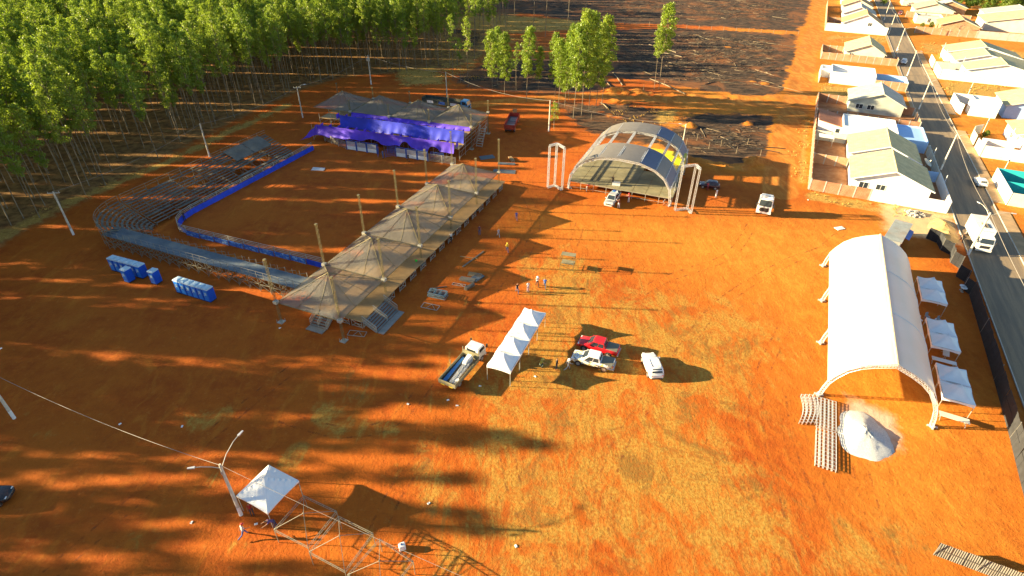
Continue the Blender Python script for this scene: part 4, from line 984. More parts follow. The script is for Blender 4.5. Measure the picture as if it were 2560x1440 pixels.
# ------------------------------------------------------------------ small white tents
def conc_roof(mb, s, ze, za, n=12):
    vs = []
    for i in range(n+1):
        for j in range(n+1):
            x, y = -s+2*s*i/n, -s+2*s*j/n; t = max(abs(x),abs(y))/s; q = 1-t
            e = (1-abs(abs(x)-abs(y))/(max(abs(x),abs(y))+1e-6))
            z = ze+(za-ze)*(.35*q+.65*q**2.6) - .10*(1-e)*t*math.sin(math.pi*min(1,t))
            z -= .22*(t**8)*math.cos(math.pi/2*min(1,min(abs(x),abs(y))/s))*.5
            vs.append((x,y,z))
    mb.add(vs, [(i*(n+1)+j,(i+1)*(n+1)+j,(i+1)*(n+1)+j+1,i*(n+1)+j+1) for i in range(n) for j in range(n)])
    k = [(-s,-s),(s,-s),(s,s),(-s,s)]
    return mb
def small_tent(label, loc, rz, s=1.5, ze=2.2, za=3.5, group=None, val=.28, legs=True, straight=False):
    t = thing('gazebo_tent', label, 'tent', loc, rz, group)
    b = MB()
    if straight: pyramid(b, s, ze, za, 12, .03, 5)
    else: conc_roof(b, s, ze, za)
    b.build('canopy', M_tentw, t, smooth=not straight)
    for i in range(4):
        k = [(-s,-s),(s,-s),(s,s),(-s,s)]; (x0,y0),(x1,y1) = k[i], k[(i+1)%4]; vs = []; n = 8
        zz = ze-.11 if not straight else ze
        for j in range(n+1):
            f = j/n; m = 4*f*(1-f); vs += [(x0+(x1-x0)*f, y0+(y1-y0)*f, zz+.11*(1-m)*(0 if straight else 1)), (x0+(x1-x0)*f, y0+(y1-y0)*f, zz-val+.14*m)]
        MB().add(vs, [(2*j,2*j+1,2*j+3,2*j+2) for j in range(n)]).build('valance', M_tentw, t)
        MB().bar((x0*.97,y0*.97,ze-.08),(x1*.97,y1*.97,ze-.08),.05).build('eave_bar', M_steel, t)
        if legs: MB().bar((x0*.97,y0*.97,0),(x0*.97,y0*.97,ze),.06).build('leg', M_steel, t)
    return t
for i, nm in enumerate(('beside the flatbed truck','second from the flatbed truck','third from the flatbed truck','farthest from the flatbed truck')):
    small_tent('white peaked gazebo in the row of four, '+nm, fA(2.15+3.06*i,-21.3), AA, 1.5, 2.35, 3.6, 'row of four white gazebos')
for k, u in enumerate((-16.85,-13.75,-27.7,-24.6,-37.5,-34.3)):
    small_tent('white gazebo of a pair joined to the arched tent side, '+('far pair','far pair','middle pair','middle pair','near pair','near pair')[k]+(' near one',' far one')[k%2], fS(u,-7.95), SA, 1.53, 2.3, 3.5, 'white gazebos beside the arched tent', .35)
c_ = (G(593,1235,2.3)+G(745,1207,2.3)+G(672,1160,2.3)+G(668,1283,2.3))/4; e_ = G(672,1160,2.3)-G(593,1235,2.3)
small_tent('single white pyramid gazebo beside the lamp post', (c_.x,c_.y,0), math.atan2(e_.y,e_.x), 1.93, 2.3, 3.75, None, .22, straight=True)
def tent_frame(label, W, N_, E_, S_, z=2.0):
    c = (G(*W,z)+G(*N_,z)+G(*E_,z)+G(*S_,z))/4; e = G(*N_,z)-G(*W,z); s = 1.87
    t = thing('bare_gazebo', label, 'tent frame', (c.x,c.y,0), math.atan2(e.y,e.x), 'bare gazebo frames'); k = [(-s,-s),(s,-s),(s,s),(-s,s)]
    for i in range(4):
        (x0,y0),(x1,y1) = k[i], k[(i+1)%4]
        b = MB(); b.bar((x0,y0,z),(x1,y1,z),.04); b.bar((x0,y0,z-.28),(x1,y1,z-.28),.038)
        for j in range(1,5): b.bar((x0+(x1-x0)*j/5,y0+(y1-y0)*j/5,z),(x0+(x1-x0)*j/5,y0+(y1-y0)*j/5,z-.28),.03)
        b.build('eave_beam', M_dull, t)
        MB().bar((x0,y0,0),(x0,y0,z),.045).build('leg', M_dull, t)
        MB().bar((x0,y0,z),(0,0,z+1.0),.038).build('hip_bar', M_dull, t)
    MB().bar((0,0,z+.8),(0,0,z+1.15),.07).build('apex_tube', M_dull, t)
    return t
tent_frame('bare steel gazebo frame next to the white pyramid gazebo', (690,1320),(758,1243),(837,1278),(770,1365))
tent_frame('bare steel gazebo frame between two other bare frames', (777,1375),(845,1292),(930,1337),(861,1425))
tent_frame('bare steel gazebo frame nearest the white plastic tank', (866,1437),(945,1348),(1035,1405),(960,1495))
t = thing('plastic_tank', 'small white plastic tank on the soil beside bare gazebo frame', 'tank', G(1006,1371), R(20))
b = MB(); b.loft([[(.3*s*c*1.0,.26*s*d_,z) for c,d_ in ((-1,-.8),(-.8,-1),(.8,-1),(1,-.8),(1,.8),(.8,1),(-.8,1),(-1,.8))] for s,z in ((.9,.0),(1,.06),(1,.5),(.85,.6),(.35,.63))]); b.build('body', M_white, t)
MB().tube((0,0,.6),(0,0,.7),.09).build('cap', M_bluem, t); MB().box(-.2,.2,-.03,.03,.62,.7).build('handle', M_white, t)
# ------------------------------------------------------------------ snack trailer behind the arched tent
t = thing('snack_trailer', 'long metal snack trailer with zinc roof behind the arched tent', 'trailer', fS(-2.5,-12.1), SA-R(15.5))
L_ = 8.3
for x0,x1,y0,y1 in ((0,L_,1.15,1.2),(0,.06,-1.2,1.15),(L_-.06,L_,-1.2,1.15),(0,2.4,-1.2,-1.15),(6.2,L_,-1.2,-1.15)): MB().box(x0,x1,y0,y1,.5,2.5).build('side_panel', M_corrz, t)
MB().box(2.4,6.2,-1.2,-1.15,.5,1.3).build('counter', mat('red_paint',(.4,.03,.03),.5), t)
MB().hexa([(2.4,-1.2,2.45),(2.4,-2.0,2.2),(6.2,-2.0,2.2),(6.2,-1.2,2.45)],[(2.4,-1.2,2.5),(2.4,-2.0,2.25),(6.2,-2.0,2.25),(6.2,-1.2,2.5)]).build('awning_flap', M_bluem, t)
MB().box(.02,L_-.02,-1.14,1.14,.42,.5).build('floor', M_wood, t)
b = MB(); n = 40
for i in range(n): 
    x0 = -.15+(L_+.3)*i/n; x1 = -.15+(L_+.3)*(i+.5)/n; b.box(x0,x1,-1.32,1.32,2.56,2.61)
b.box(-.15,L_+.15,-1.32,1.32,2.5,2.56); b.build('roof_sheet', M_corrz, t)
for x in (3.2,4.4):
    for y in (-1.05,1.05): MB().tube((x,y-.1,.36),(x,y+.1,.36),.36,n=14).build('wheel', M_rubber, t)
b = MB(); b.bar((0,-.6,.4),(-1.3,0,.4),.08); b.bar((0,.6,.4),(-1.3,0,.4),.08); b.bar((-1.25,0,0),(-1.25,0,.45),.08); b.build('drawbar', M_black, t)
# ------------------------------------------------------------------ corrugated sheet fence along the street
def sheet_panel(w_, h, per=.16, amp=.035):
    n = max(2, int(w_/per*2)); vs = []
    for i in range(n+1): vs += [(w_*i/n, amp*(1 if i%2 else -1), 0), (w_*i/n, amp*(1 if i%2 else -1), h)]
    return MB().add(vs, [(2*i,2*i+2,2*i+3,2*i+1) for i in range(n)])
M_fence = mat('dark_fence_sheet', (.03,.032,.037), .6, .15, var=.2)
def sheet_fence(label, pts, h, m, wpan=1.1, tilt=0):
    t = thing('sheet_metal_fence', label, 'fence', fS(*pts[0]), SA)
    rr = random.Random(len(pts))
    for (ua,va),(ub,vb) in zip(pts[:-1],pts[1:]):
        a = Vector((ua-pts[0][0],-(va-pts[0][1]),0)); d = Vector((ub-ua,-(vb-va),0)); n = max(1,round(d.length/wpan)); ww = d.length/n
        me_ = sheet_panel(ww*1.02,h).mesh('sheet', m)
        for i in range(n): inst('sheet', me_, t, a+d*(i/n)+Vector((0,0,rr.uniform(-.03,0))), (R(tilt+rr.uniform(-2,2)),0,math.atan2(d.y,d.x)))
        MB().bar(a+Vector((0,.0,h*.55)), a+d+Vector((0,.0,h*.55)), .03).build('rail', m, t)
        MB().bar(a, a+Vector((0,0,h+.1)), .06).build('post', M_stair, t)
    return t
sheet_fence('dark corrugated sheet fence zigzagging between sand heap and street', [(6.3,-5.7),(5.2,-4.2),(2.8,-4.0),(1.7,-2.8),(-1.0,-3.1),(-2.4,-2.1),(-5.3,-2.9),(-6.6,-1.9),(-9.0,-2.6),(-10.2,-1.8)], 2.1, M_fence)
sheet_fence('long straight corrugated sheet fence beside the street', [(-10.3,-1.9),(-20,-2.1),(-30,-2.3),(-40,-2.6),(-50,-3.1),(-64,-3.6)], 2.4, M_fence)
sheet_fence('short leaning corrugated sheet fence at the bottom corner of the ground', [(-58.9,-11.8),(-59.0,-8.6),(-59.3,-4.0)], 1.5, M_corr, 1.05, -12)
# ------------------------------------------------------------------ stacked truss segments
def flat_truss(label, loc, rz, L, curve=0., group='truss segments beside the gravel heap'):
    t = thing('truss_segment', label, 'truss', loc, rz, group); n = 10
    pts = [Vector((L*i/n, curve*math.sin(math.pi*i/n), 0)) for i in range(n+1)]
    b = MB()
    for y in (-.16,.16):
        for z in (.05,.38): b.pipe([p+Vector((0,y,z)) for p in pts],.024,4)
    k = n
    for i in range(k+1):
        p = Vector((L*i/k, curve*math.sin(math.pi*i/k), 0))
        b.bar(p+Vector((0,-.16,.38)), p+Vector((0,.16,.38)),.035,caps=False)
        for y in (-.16,.16): b.bar(p+Vector((0,y,.05)), p+Vector((0,y,.38)),.03,caps=False)
    b.build('lattice', M_alu, t); return t
for k in range(5):
    flat_truss('straight white truss segment of the far row beside gravel heap, '+ORD[k]+' from the curved ones', fS(-53.0,-21.45+.40*k), SA, 5.3)
    flat_truss('straight white truss segment below the arched tent foot, '+ORD[k]+' from the curved ones', fS(-47.4,-21.45+.40*k,.0), SA, 4.8)
for k in range(4): flat_truss('slightly curved white truss segment, '+ORD[3-k]+' from the straight ones', fS(-47.6+.2*k,-23.2+.42*k), SA, 4.6, -.35)
# ------------------------------------------------------------------ heaps
def heap_obj(name, label, cat, loc, rz, rx, ry, h, m, seed, n=40, k=14):
    rr = random.Random(seed); b = MB(); vs = [(0,0,h)]; ph = [rr.random()*6 for _ in range(6)]
    for i in range(1,k+1):
        f = i/k
        for j in range(n):
            t = 2*math.pi*j/n; e = 1+.10*math.sin(2*t+ph[0])+.07*math.sin(3*t+ph[1])+.04*math.sin(7*t+ph[2])
            z = h*max(0,(1-f**.92))*(1+.05*math.sin(5*t+ph[3])*f)
            vs.append((rx*f*e*cos(t)+rr.uniform(-.07,.07), ry*f*e*sin(t)+rr.uniform(-.07,.07), z+rr.uniform(-.06,.06)*(1-f)*h - (.05 if i == k else 0)))
    fs = [(0,1+j,1+(j+1)%n) for j in range(n)] + [(1+(i-1)*n+j,1+i*n+j,1+i*n+(j+1)%n,1+(i-1)*n+(j+1)%n) for i in range(1,k) for j in range(n)]
    o = b.add(vs, fs).build(name, m, smooth=True); o.location = loc; o.rotation_euler = (0,0,rz); return tag(o, label, cat)
M_gravel = (lambda n: (lambda p: n.done(n.pbr(n.mix(n.ramp(n.noise(p,9,4,.7),.35,.65),(.46,.46,.45),(.66,.66,.64)), .95, normal=n.bump(n.noise(p,12,4,.7),.05))))(n.pos()))(N('white_gravel'))
M_sand = mat('yellow_sand', (.52,.33,.13), .95, var=.2, scale=1.2, bump=.03)
heap_obj('gravel_heap', 'heap of white gravel in front of the arched tent mouth', 'gravel heap', fS(-46.4,-16.9), SA, 3.4, 3.0, 1.0, M_gravel, 4)
for k,(u,v,r1,r2,h) in enumerate(((12.2,-2.6,3.4,2.2,1.1),(8.6,-2.4,2.8,1.9,.9))):
    heap_obj('sand_heap', ('larger yellow sand heap below the corner house','yellow sand heap by the zigzag sheet fence')[k], 'sand heap', fS(u,v), SA, r1, r2, h, M_sand, 9+k)
rub = thing('rubble_heap', 'heap of broken concrete rubble at the corner house wall', 'rubble', fS(15.6,-6.6), SA)
rr = random.Random(2)
for k in range(46):
    a_, d_ = rr.random()*6.28, rr.random()**.6*1.5; s = rr.uniform(.12,.34)
    o = MB().hexa([(-s,-s*.7,-s*.4),(s*.9,-s*.8,-s*.4),(s,s*.7,-s*.4),(-s*.8,s*.8,-s*.4)],[(-s*.8,-s*.6,s*.4),(s*.8,-s*.6,s*.5),(s*.8,s*.6,s*.35),(-s*.7,s*.6,s*.45)]).build('lump', M_conc, rub)
    o.location = (d_*cos(a_),d_*sin(a_),.1+max(0,.8*(1-d_/1.5))*rr.random()); o.rotation_euler = (rr.uniform(-.5,.5),rr.uniform(-.5,.5),rr.random()*6)
# ------------------------------------------------------------------ loose material on the ground
def flat_frame(label, p, rz, L=2.4, w_=1.1, group='loose steel frames', m=M_steel, z=.04):
    t = thing('scaffold_bracket', label, 'frame', p, rz, group)
    b = MB()
    for y in (0,w_): b.bar((0,y,z),(L,y,z),.06)
    for x in (0,L): b.bar((x,0,z),(x,w_,z),.06)
    b.build('outer_tube', m, t)
    b = MB(); b.bar((L*.33,0,z),(L*.5,w_,z),.04); b.bar((L*.5,w_,z),(L*.9,0,z),.04); b.build('brace', m, t); return t
flat_frame('single braced steel frame lying on shaded soil by the frame stack', G(1052,768), R(-18))
flat_frame('braced steel frame leaning at foot of the near lattice tower', G(868,838), R(-8), 2.3, 1.0)
flat_frame('narrow braced frame lying beside the small steel bundle', G(1130,712), R(-14), 2.0, .5)
t = thing('frame_stack', 'stack of blue grey scaffold frames on shaded soil', 'frame stack', G(1070,742), R(-18), None)
for k in range(8):
    b = MB(); z = .06+.1*k
    for y in (0,1.2): b.bar((0,y,z),(2.5,y,z),.06)
    for x in (0,.8,1.6,2.5): b.bar((x,0,z),(x,1.2,z),.05)
    o = b.build('frame', mat('blue_grey_steel',(.22,.32,.36),.45,.3), t); o.location = (brr.uniform(-.1,.1),brr.uniform(-.08,.08),0); o.rotation_euler = (0,0,brr.uniform(-.06,.06))
def plank_pile(label, p, rz, L, w_, n, layers, m, cat='plank pile'):
    t = thing('plank_pile', label, cat, p, rz)
    pm_ = MB().box(0,L,0,w_/n*.86,0,.09).mesh('plank', m)
    for k in range(layers):
        for i in range(n): inst('plank', pm_, t, (brr.uniform(-.08,.08), w_*i/n, .01+.1*k), (0,0,brr.uniform(-.02,.02)))
    return t
plank_pile('pale plank pile nearest the four walking men', G(1168,690), R(-16), 2.1, 1.0, 6, 2, M_wood)
plank_pile('dark plank pile between the pale planks and narrow frame', G(1148,702), R(-16), 2.3, .9, 5, 3, M_plank)
plank_pile('blue grey ribbed panel pile beside pale planks', G(1190,706), R(52), 1.9, 1.3, 7, 2, M_wplank)
plank_pile('small tall bundle of grey bars beside narrow frame', G(1166,727), R(48), 1.7, .5, 3, 4, M_plank)
plank_pile('long single dark beam lying across shaded soil', G(1157,669), R(57), 5.6, .25, 1, 1, M_plank, 'beam')
plank_pile('thin pale beam lying crosswise below the long dark beam', G(1149,642), R(-12), 2.8, .12, 1, 1, M_wood, 'beam')
plank_pile('thin dark bar lying near the frame stack', G(1072,724), R(17), 2.6, .14, 1, 1, M_plank, 'beam')
plank_pile('flat steel grid lying on the arena floor', G(777,426), R(-6), 2.6, 1.5, 5, 1, M_alu, 'grid')
plank_pile('blue grey gate panel lying right of the chute gates', G(1203,400), R(20), 3.2, 2.0, 5, 1, M_wplank, 'panel')
plank_pile('green grey beam pile right of far lattice tower', G(1245,412), R(-4), 3.6, 1.0, 4, 2, M_wplank)
plank_pile('grey sheets lying below the far lattice tower', G(1232,432), R(-6), 4.6, 1.8, 5, 1, M_wplank, 'sheets')
plank_pile('upright leaning wooden bars on the lit soil beyond far tower', G(1288,405), R(108), 2.6, .8, 4, 3, M_wood)
plank_pile('flat board lying on lit soil near sheet trailer', G(2095,576), R(20), 1.6, 1.0, 3, 1, M_wwall, 'board')
# viewing platform on four legs
t = thing('scaffold_platform', 'small two level scaffold platform standing alone on lit soil', 'scaffold', G(1399,675), R(-16)); 
for x in (0,2.05):
    for y in (0,1.5): MB().bar((x,y,0),(x,y,2.35),.06).build('leg', M_yellow, t)
MB().box(-.05,2.1,.7,1.65,2.28,2.36).build('upper_board', M_deck, t); MB().box(.1,2.05,.35,1.5,1.02,1.1).build('lower_board', M_deck, t)
b = MB(); b.bar((0,0,.9),(2.05,0,.9),.04); b.bar((0,0,1.0),(2.05,0,.3),.03); b.bar((0,0,.3),(2.05,0,.3),.03); b.bar((0,0,.9),(0,1.5,.9),.04); b.bar((2.05,0,.9),(2.05,1.5,.9),.04); b.bar((0,0,2.3),(0,1.5,2.3),.05); b.bar((2.05,0,2.3),(2.05,1.5,2.3),.05); b.build('brace', M_yellow, t)
# trestle tables and seats beside the side gazebos
def table(label, u, v, rz, L=2.6, w_=.7, m=M_white):
    t = thing('trestle_table', label, 'table', fS(u,v), rz, 'tables beside the arched tent')
    MB().box(0,L,0,w_,.74,.79).build('table_top', m, t)
    for x in (.2,L-.2):
        b = MB(); b.bar((x,.05,0),(x,w_-.1,.74),.05); b.bar((x,w_-.05,0),(x,.1,.74),.05); b.build('trestle', M_steel, t)
    return t
table('white trestle table under the middle gazebo pair', -30.0, -9.0, SA-R(92)); table('white table set across the middle gazebo pair', -28.6, -7.0, SA-R(8), 2.0)
table('pale serving table below near gazebo pair', -40.4, -9.4, SA-R(93), 2.8, .8, M_cwall)
for k,(u,v) in enumerate(((-19.6,-8.3),(-20.6,-7.3),(-21.2,-8.6),(-20.9,-9.3),(-19.8,-6.9))):
    t = thing('plastic_chair', 'plastic chair among jumble between far and middle gazebo pairs', 'chair', fS(u,v), brr.random()*6, 'plastic chairs beside the gazebos'); m = M_white if k%2 else mat('grey_plastic',(.3,.33,.36),.5)
    MB().box(-.24,.24,-.24,.24,.42,.46).build('seat', m, t); MB().hexa([(-.24,.2,.46),(.24,.2,.46),(.24,.25,.46),(-.24,.25,.46)],[(-.2,.32,.9),(.2,.32,.9),(.2,.36,.9),(-.2,.36,.9)]).build('backrest', m, t)
    for x in (-.2,.2):
        for y in (-.2,.2): MB().bar((x,y,0),(x*.95,y*.95,.42),.045).build('leg', m, t)
for k,(x,y) in enumerate(((2402,721),(2405,726))):
    t = thing('round_table', 'small round white table standing by the sheet fence', 'table', G(x,y+4,0), 0, 'round tables by the sheet fence')
    MB().tube((0,0,.72),(0,0,.76),.42,n=20).build('table_top', M_white, t); MB().tube((0,0,.05),(0,0,.72),.04).build('stem', M_steel, t); MB().tube((0,0,0),(0,0,.05),.22,n=12).build('foot', M_steel, t)
# ------------------------------------------------------------------ poles and cables
def lamp_pole(label, base, h, arms, group='concrete lamp posts', r=.13, cross=None):
    t = thing('lamp_post', label, 'lamp post', base, 0, group)
    MB().pipe([(0,0,0),(0,0,1.2)],[r*1.35,r*1.3],8).build('painted_base', M_white, t)
    MB().pipe([(0,0,1.2),(0,0,h)],[r*1.3,r*.85],8).build('shaft', M_pole, t)
    for ang, ln, rise in arms:
        d = Vector((cos(R(ang)),sin(R(ang)),0))
        a = MB().pipe([d*.05+Vector((0,0,h-.5)), d*ln*.35+Vector((0,0,h-.5+rise*.6)), d*ln*.75+Vector((0,0,h-.5+rise*.95)), d*ln+Vector((0,0,h-.5+rise))],[.04,.04,.035,.035],6).build('lamp_arm', M_steel, t)
        hd = d*ln+Vector((0,0,h-.5+rise)); x = Vector((-d.y,d.x,0))
        MB().hexa([hd-x*.11-Vector((0,0,.05)),hd+x*.11-Vector((0,0,.05)),hd+d*.6+x*.08-Vector((0,0,.03)),hd+d*.6-x*.08-Vector((0,0,.03))],[hd-x*.1+Vector((0,0,.06)),hd+x*.1+Vector((0,0,.06)),hd+d*.6+x*.06+Vector((0,0,.04)),hd+d*.6-x*.06+Vector((0,0,.04))]).build('lamp_head', M_alu, a)
    if cross is not None:
        d = Vector((cos(R(cross)),sin(R(cross)),0)); b = MB(); b.bar(d*-.9+Vector((0,0,h-.25)), d*.9+Vector((0,0,h-.25)),.09,.11); [b.tube(d*k+Vector((0,0,h-.2)),d*k+Vector((0,0,h+.02)),.04,n=6) for k in (-.8,.0,.8)]; b.build('crossarm', M_pole, t)
    MB().box(-.1,.1,-.16,-.09,h-1.2,h-.8).build('junction_box', M_steel, t)
    return Vector(base)+Vector((0,0,h-.1))
def cable(label, p, q, sag, r=.03, n=16):
    pts = [p.lerp(q, i/n)-Vector((0,0,sag*4*(i/n)*(1-i/n))) for i in range(n+1)]
    return tag(MB().pipe(pts, r, 4).build('overhead_cable', M_cable), label, 'cable')
P0 = lamp_pole('white based lamp post at the forest side left of the gazebo frames', G(36,1046), 7.6, [(60,1.8,1.2)])
P1 = lamp_pole('lamp post with two bent arms beside single white gazebo', G(603,1287), 7.2, [(72,2.6,1.3),(190,2.0,.5)])
Pz = Vector((18,14,7.0))
cable('twisted cable from forest side post to the two armed lamp post', P0, P1, 1.0, .022)
cable('twisted cable running over the bare gazebo frames', P1, Pz, .9, .016)
PL = lamp_pole('lamp post with short crossarm by curved end of bleachers', G(184,587), 7.8, [], cross=10)
PM = lamp_pole('plain post standing behind the far bleacher planks', G(524,392), 7.2, [], r=.12)
PN = lamp_pole('lamp post with crossarm and single arm left of purple boxes', G(757,294), 7.6, [(20,1.6,.9)], cross=5)
PO = lamp_pole('post with transformer box at the forest edge', G(928,211), 8.2, [], r=.14)
MB().box(-.4,.4,-.4,.4,6.6,7.4).build('transformer', M_steel, [o for o in bpy.data.objects if o.get('label') == 'post with transformer box at the forest edge'][0])
PP = lamp_pole('plain post behind the purple boxes near blue truck', G(1118,252), 7.6, [], r=.12)
PQ = lamp_pole('white based post with small tree at its side left of stage', G(1372,328), 7.4, [])
PR_ = lamp_pole('short post beside stage rear right corner', G(1703,378), 6.2, [(150,1.0,.3)], r=.12)
cable('slack cable from the transformer post to post by blue truck', PO, PP, .8)
cable('slack cable from blue truck post to white based post', PP, PQ, 1.4); cable('slack cable from white based post towards stage', PQ, PR_, 1.0)
cable('slack cable along bleachers between two forest posts', PL, PM, 1.0, .02); cable('cable between bleacher post and purple box post', PM, PN, 1.0, .02); cable('cable between purple box post and transformer post', PN, PO, 1.0, .02)
SP = []
for k,(px_,py_,h_,arms) in enumerate(((2420,637,7.6,[(100,2.2,1.0),(-20,2.6,.9)]),(2352,424,7.6,[(-20,2.4,.8)]),(2297,273,7.6,[(-20,2.8,1.0)]),(2268,189,7.6,[(-20,1.0,.4)]),(2242,127,7.8,[(-20,2.8,.9)]),(2221,86,7.8,[(-20,1.2,.4)]),(2210,50,7.8,[]))):
    SP.append(lamp_pole(('street lamp post beside the white box truck','street lamp post by the satellite dish yard','street lamp post at end of the long brick wall','street lamp post beside the blue painted yard','street lamp post beside the steep cream roofed house','street lamp post by the long white boundary wall','street post behind the large gabled house')[k], G(px_,py_), h_, arms, 'street lamp posts'))
cable('thick twisted street cable running on past the box truck', fS(-36,1.0,7.2), SP[0], .7, .035)
for k in range(6): cable('twisted street cable, span '+('by the corner house','by the dish yard','by the grey house','by the blue yard','by the steep cream house','by the white boundary wall')[k], SP[k], SP[k+1], .9, .035)
for k,(u,v,h_,l) in enumerate(((44.5,12.0,5.2,'thin white service pole in the teal plot'),(72.8,13.2,4.8,'thin service pole at the palm bed'),(63.5,16.2,4.6,'thin service pole at the parking porch'),(103,14,5.5,'thin service pole in the dry grass lot'),(146,13.2,5.2,'thin service pole by cream roofed neighbour'),(158,14.2,5.2,'thin service pole by the red soil bank'),(137,17,5.0,'thin service pole over the pale roof'),(147.5,-.6,3.6,'short meter pole at steep cream house'),(29,-.9,3.4,'short meter pole at corner house wall'),(45,-.9,3.4,'short meter pole at dish yard wall'))):
    t = thing('service_pole', l, 'pole', fS(u,v), 0, 'thin service poles'); MB().tube((0,0,0),(0,0,h_),.06,.05).build('shaft', M_white, t); MB().box(-.15,.15,-.12,.05,h_*.55,h_*.55+.4).build('meter_box', M_corrz, t)
# ------------------------------------------------------------------ vehicles (x forwards, y left)
def vplace(name, label, cat, rear, front, z=0.0):
    r, f = G(*rear, z), G(*front, z); d = f-r; c = (r+f)/2
    return thing(name, label, cat, (c.x,c.y,z), math.atan2(d.y,d.x))
def shell(st):
    rings = []
    for x, hw, zb, zt in st:
        h = zt-zb
        half = [(hw*.84,zb),(hw*.97,zb+h*.14),(hw,zb+h*.45),(hw*.985,zt-h*.16),(hw*.93,zt-h*.04),(hw*.78,zt)]
        rings.append([(x,-y,z) for y,z in half] + [(x,y,z) for y,z in half[::-1]])
    return MB().loft(rings)
def face_quad(A, B, C, D, l, r, bt, tp, push=.012):
    """sub-quad of face A,B (bottom) C,D (top, C above B) given fractions"""
    A,B,C,D = map(Vector,(A,B,C,D))
    def p(s,t): return A.lerp(B,s).lerp(D.lerp(C,s),t)
    q = [p(l,bt),p(r,bt),p(r,tp),p(l,tp)]; n = (q[1]-q[0]).cross(q[3]-q[0]).normalized()
    return q, n
def glass(name, root, A, B, C, D, l, r, bt, tp, m=None):
    q, n = face_quad(A,B,C,D,l,r,bt,tp)
    cen = sum(q, Vector())/4
    if n.dot(cen-Vector((cen.x*.6,0,cen.z-.3))) < 0: n = -n
    MB().extr([k-n*.01 for k in q], n*.022).build(name, m or M_glass, root)
def cabin(root, xb0, xb1, hb, zb, xr0, xr1, hr, zr, m, splits, fr=(.06,.94,.1,.9), rear=True, sb=.12):
    """greenhouse: base xb0..xb1 (rear,front), roof xr0..xr1"""
    def ring(x0,x1,h,z,c): return [(x0+c,-h,z),(x1-c,-h,z),(x1,-h+c,z),(x1,h-c,z),(x1-c,h,z),(x0+c,h,z),(x0,h-c,z),(x0,-h+c,z)]
    MB().loft([ring(xb0,xb1,hb,zb,.05),ring(xr0,xr1,hr,zr-.07,.07),ring(xr0+.08,xr1-.1,hr-.08,zr,.07)]).build('cabin', m, root)
    z1 = zr-.07
    glass('windscreen', root, (xb1,-hb,zb),(xb1,hb,zb),(xr1,hr,z1),(xr1,-hr,z1),.08,.92,.12,.93)
    if rear: glass('rear_window', root, (xb0,-hb,zb),(xb0,hb,zb),(xr0,hr,z1),(xr0,-hr,z1),.1,.9,.3,.88)
    for s in (-1,1):
        for l, r in splits: glass('side_window', root, (xb0,s*hb,zb),(xb1,s*hb,zb),(xr1,s*hr,z1),(xr0,s*hr,z1),l,r,sb,.88)
def wheel(root, x, y, r=.36, w_=.24, rim=M_rim):
    s = 1 if y > 0 else -1
    o = MB().tube((x,y-s*w_,r),(x,y,r),r,n=18).build('wheel', M_rubber, root)
    MB().tube((x,y-s*.02,r),(x,y+s*.012,r),r*.62,n=12).build('rim', rim, o)
def lamps(root, xf, xr, hw, zf, zr, w_=.28):
    for s in (-1,1):
        MB().box(xf-.22,xf+.01,s*(hw-w_)-.02 if s > 0 else -hw+.03,s*hw-.03 if s > 0 else -(hw-w_),zf-.08,zf+.08).build('headlight', M_light, root)
        MB().box(xr-.012,xr+.14,s*(hw-.2) if s > 0 else -hw+.01,s*hw-.01 if s > 0 else -(hw-.2),zr-.13,zr+.13).build('tail_light', M_tail, root)
def arches(root, xs, hw, r):
    for x in xs:
        for s in (-1,1): 
            b = MB(); pts = [(x+r*1.18*cos(t*math.pi/10), s*(hw+.004), r+r*1.18*sin(t*math.pi/10)) for t in range(11)]
            b.extr(pts+[(x-r*1.18,s*(hw+.004),.28),(x+r*1.18,s*(hw+.004),.28)], (0,-s*.03,0)); b.build('wheel_arch', M_black, root)
def mirrors(root, x, hw, z, m):
    for s in (-1,1): MB().box(x-.08,x+.06,s*hw if s > 0 else -hw-.2,s*hw+.2 if s > 0 else -hw,z,z+.17).build('side_mirror', m, root)
def pickup(root, m, bed='cover', cabm=None):
    hw = .93
    shell([(-2.62,.80,.5,1.02),(-2.55,.90,.42,1.12),(-1.6,hw,.40,1.12),(-.9,hw,.36,1.12),(.9,hw,.36,1.10),(1.35,.93,.38,1.08),(2.2,.89,.42,1.0),(2.5,.80,.46,.88),(2.62,.62,.5,.76)]).build('body', m, root, smooth=True)
    cabin(root, -1.05,1.35,.87,1.06,-.85,.55,.70,1.78, cabm or m, [(.08,.42),(.46,.84)])
    if bed == 'cover': MB().box(-2.5,-1.12,-.8,.8,1.10,1.15).build('bed_cover', mat('bed_cover_vinyl',(.16,.15,.11),.6), root)
    else:
        MB().box(-2.5,-1.12,-.78,.78,1.10,1.125).build('bed_floor', M_black, root)
        for y0,y1 in ((-.9,-.78),(.78,.9)): MB().box(-2.55,-1.1,y0,y1,1.09,1.22).build('bed_rail', m, root)
        for x in (-2.4,-1.2): MB().bar((x,-.84,1.2),(x,.84,1.55),.04).build('load_bar', M_steel, root)
    MB().box(2.52,2.67,-.72,.72,.42,.60).build('front_bumper', m, root); MB().box(2.5,2.64,-.5,.5,.64,.82).build('grille', M_black, root)
    MB().box(-2.75,-2.58,-.82,.82,.44,.58).build('rear_bumper', M_rim, root); MB().box(-2.64,-2.6,-.12,.12,.82,.92).build('tailgate_handle', M_black, root)
    lamps(root, 2.46, -2.62, .86, .86, .95); arches(root,(-1.55,1.62),hw,.38); mirrors(root,.95,.9,1.1,m)
    for x in (-1.55,1.62):
        for s in (-1,1): wheel(root, x, s*.95, .38)
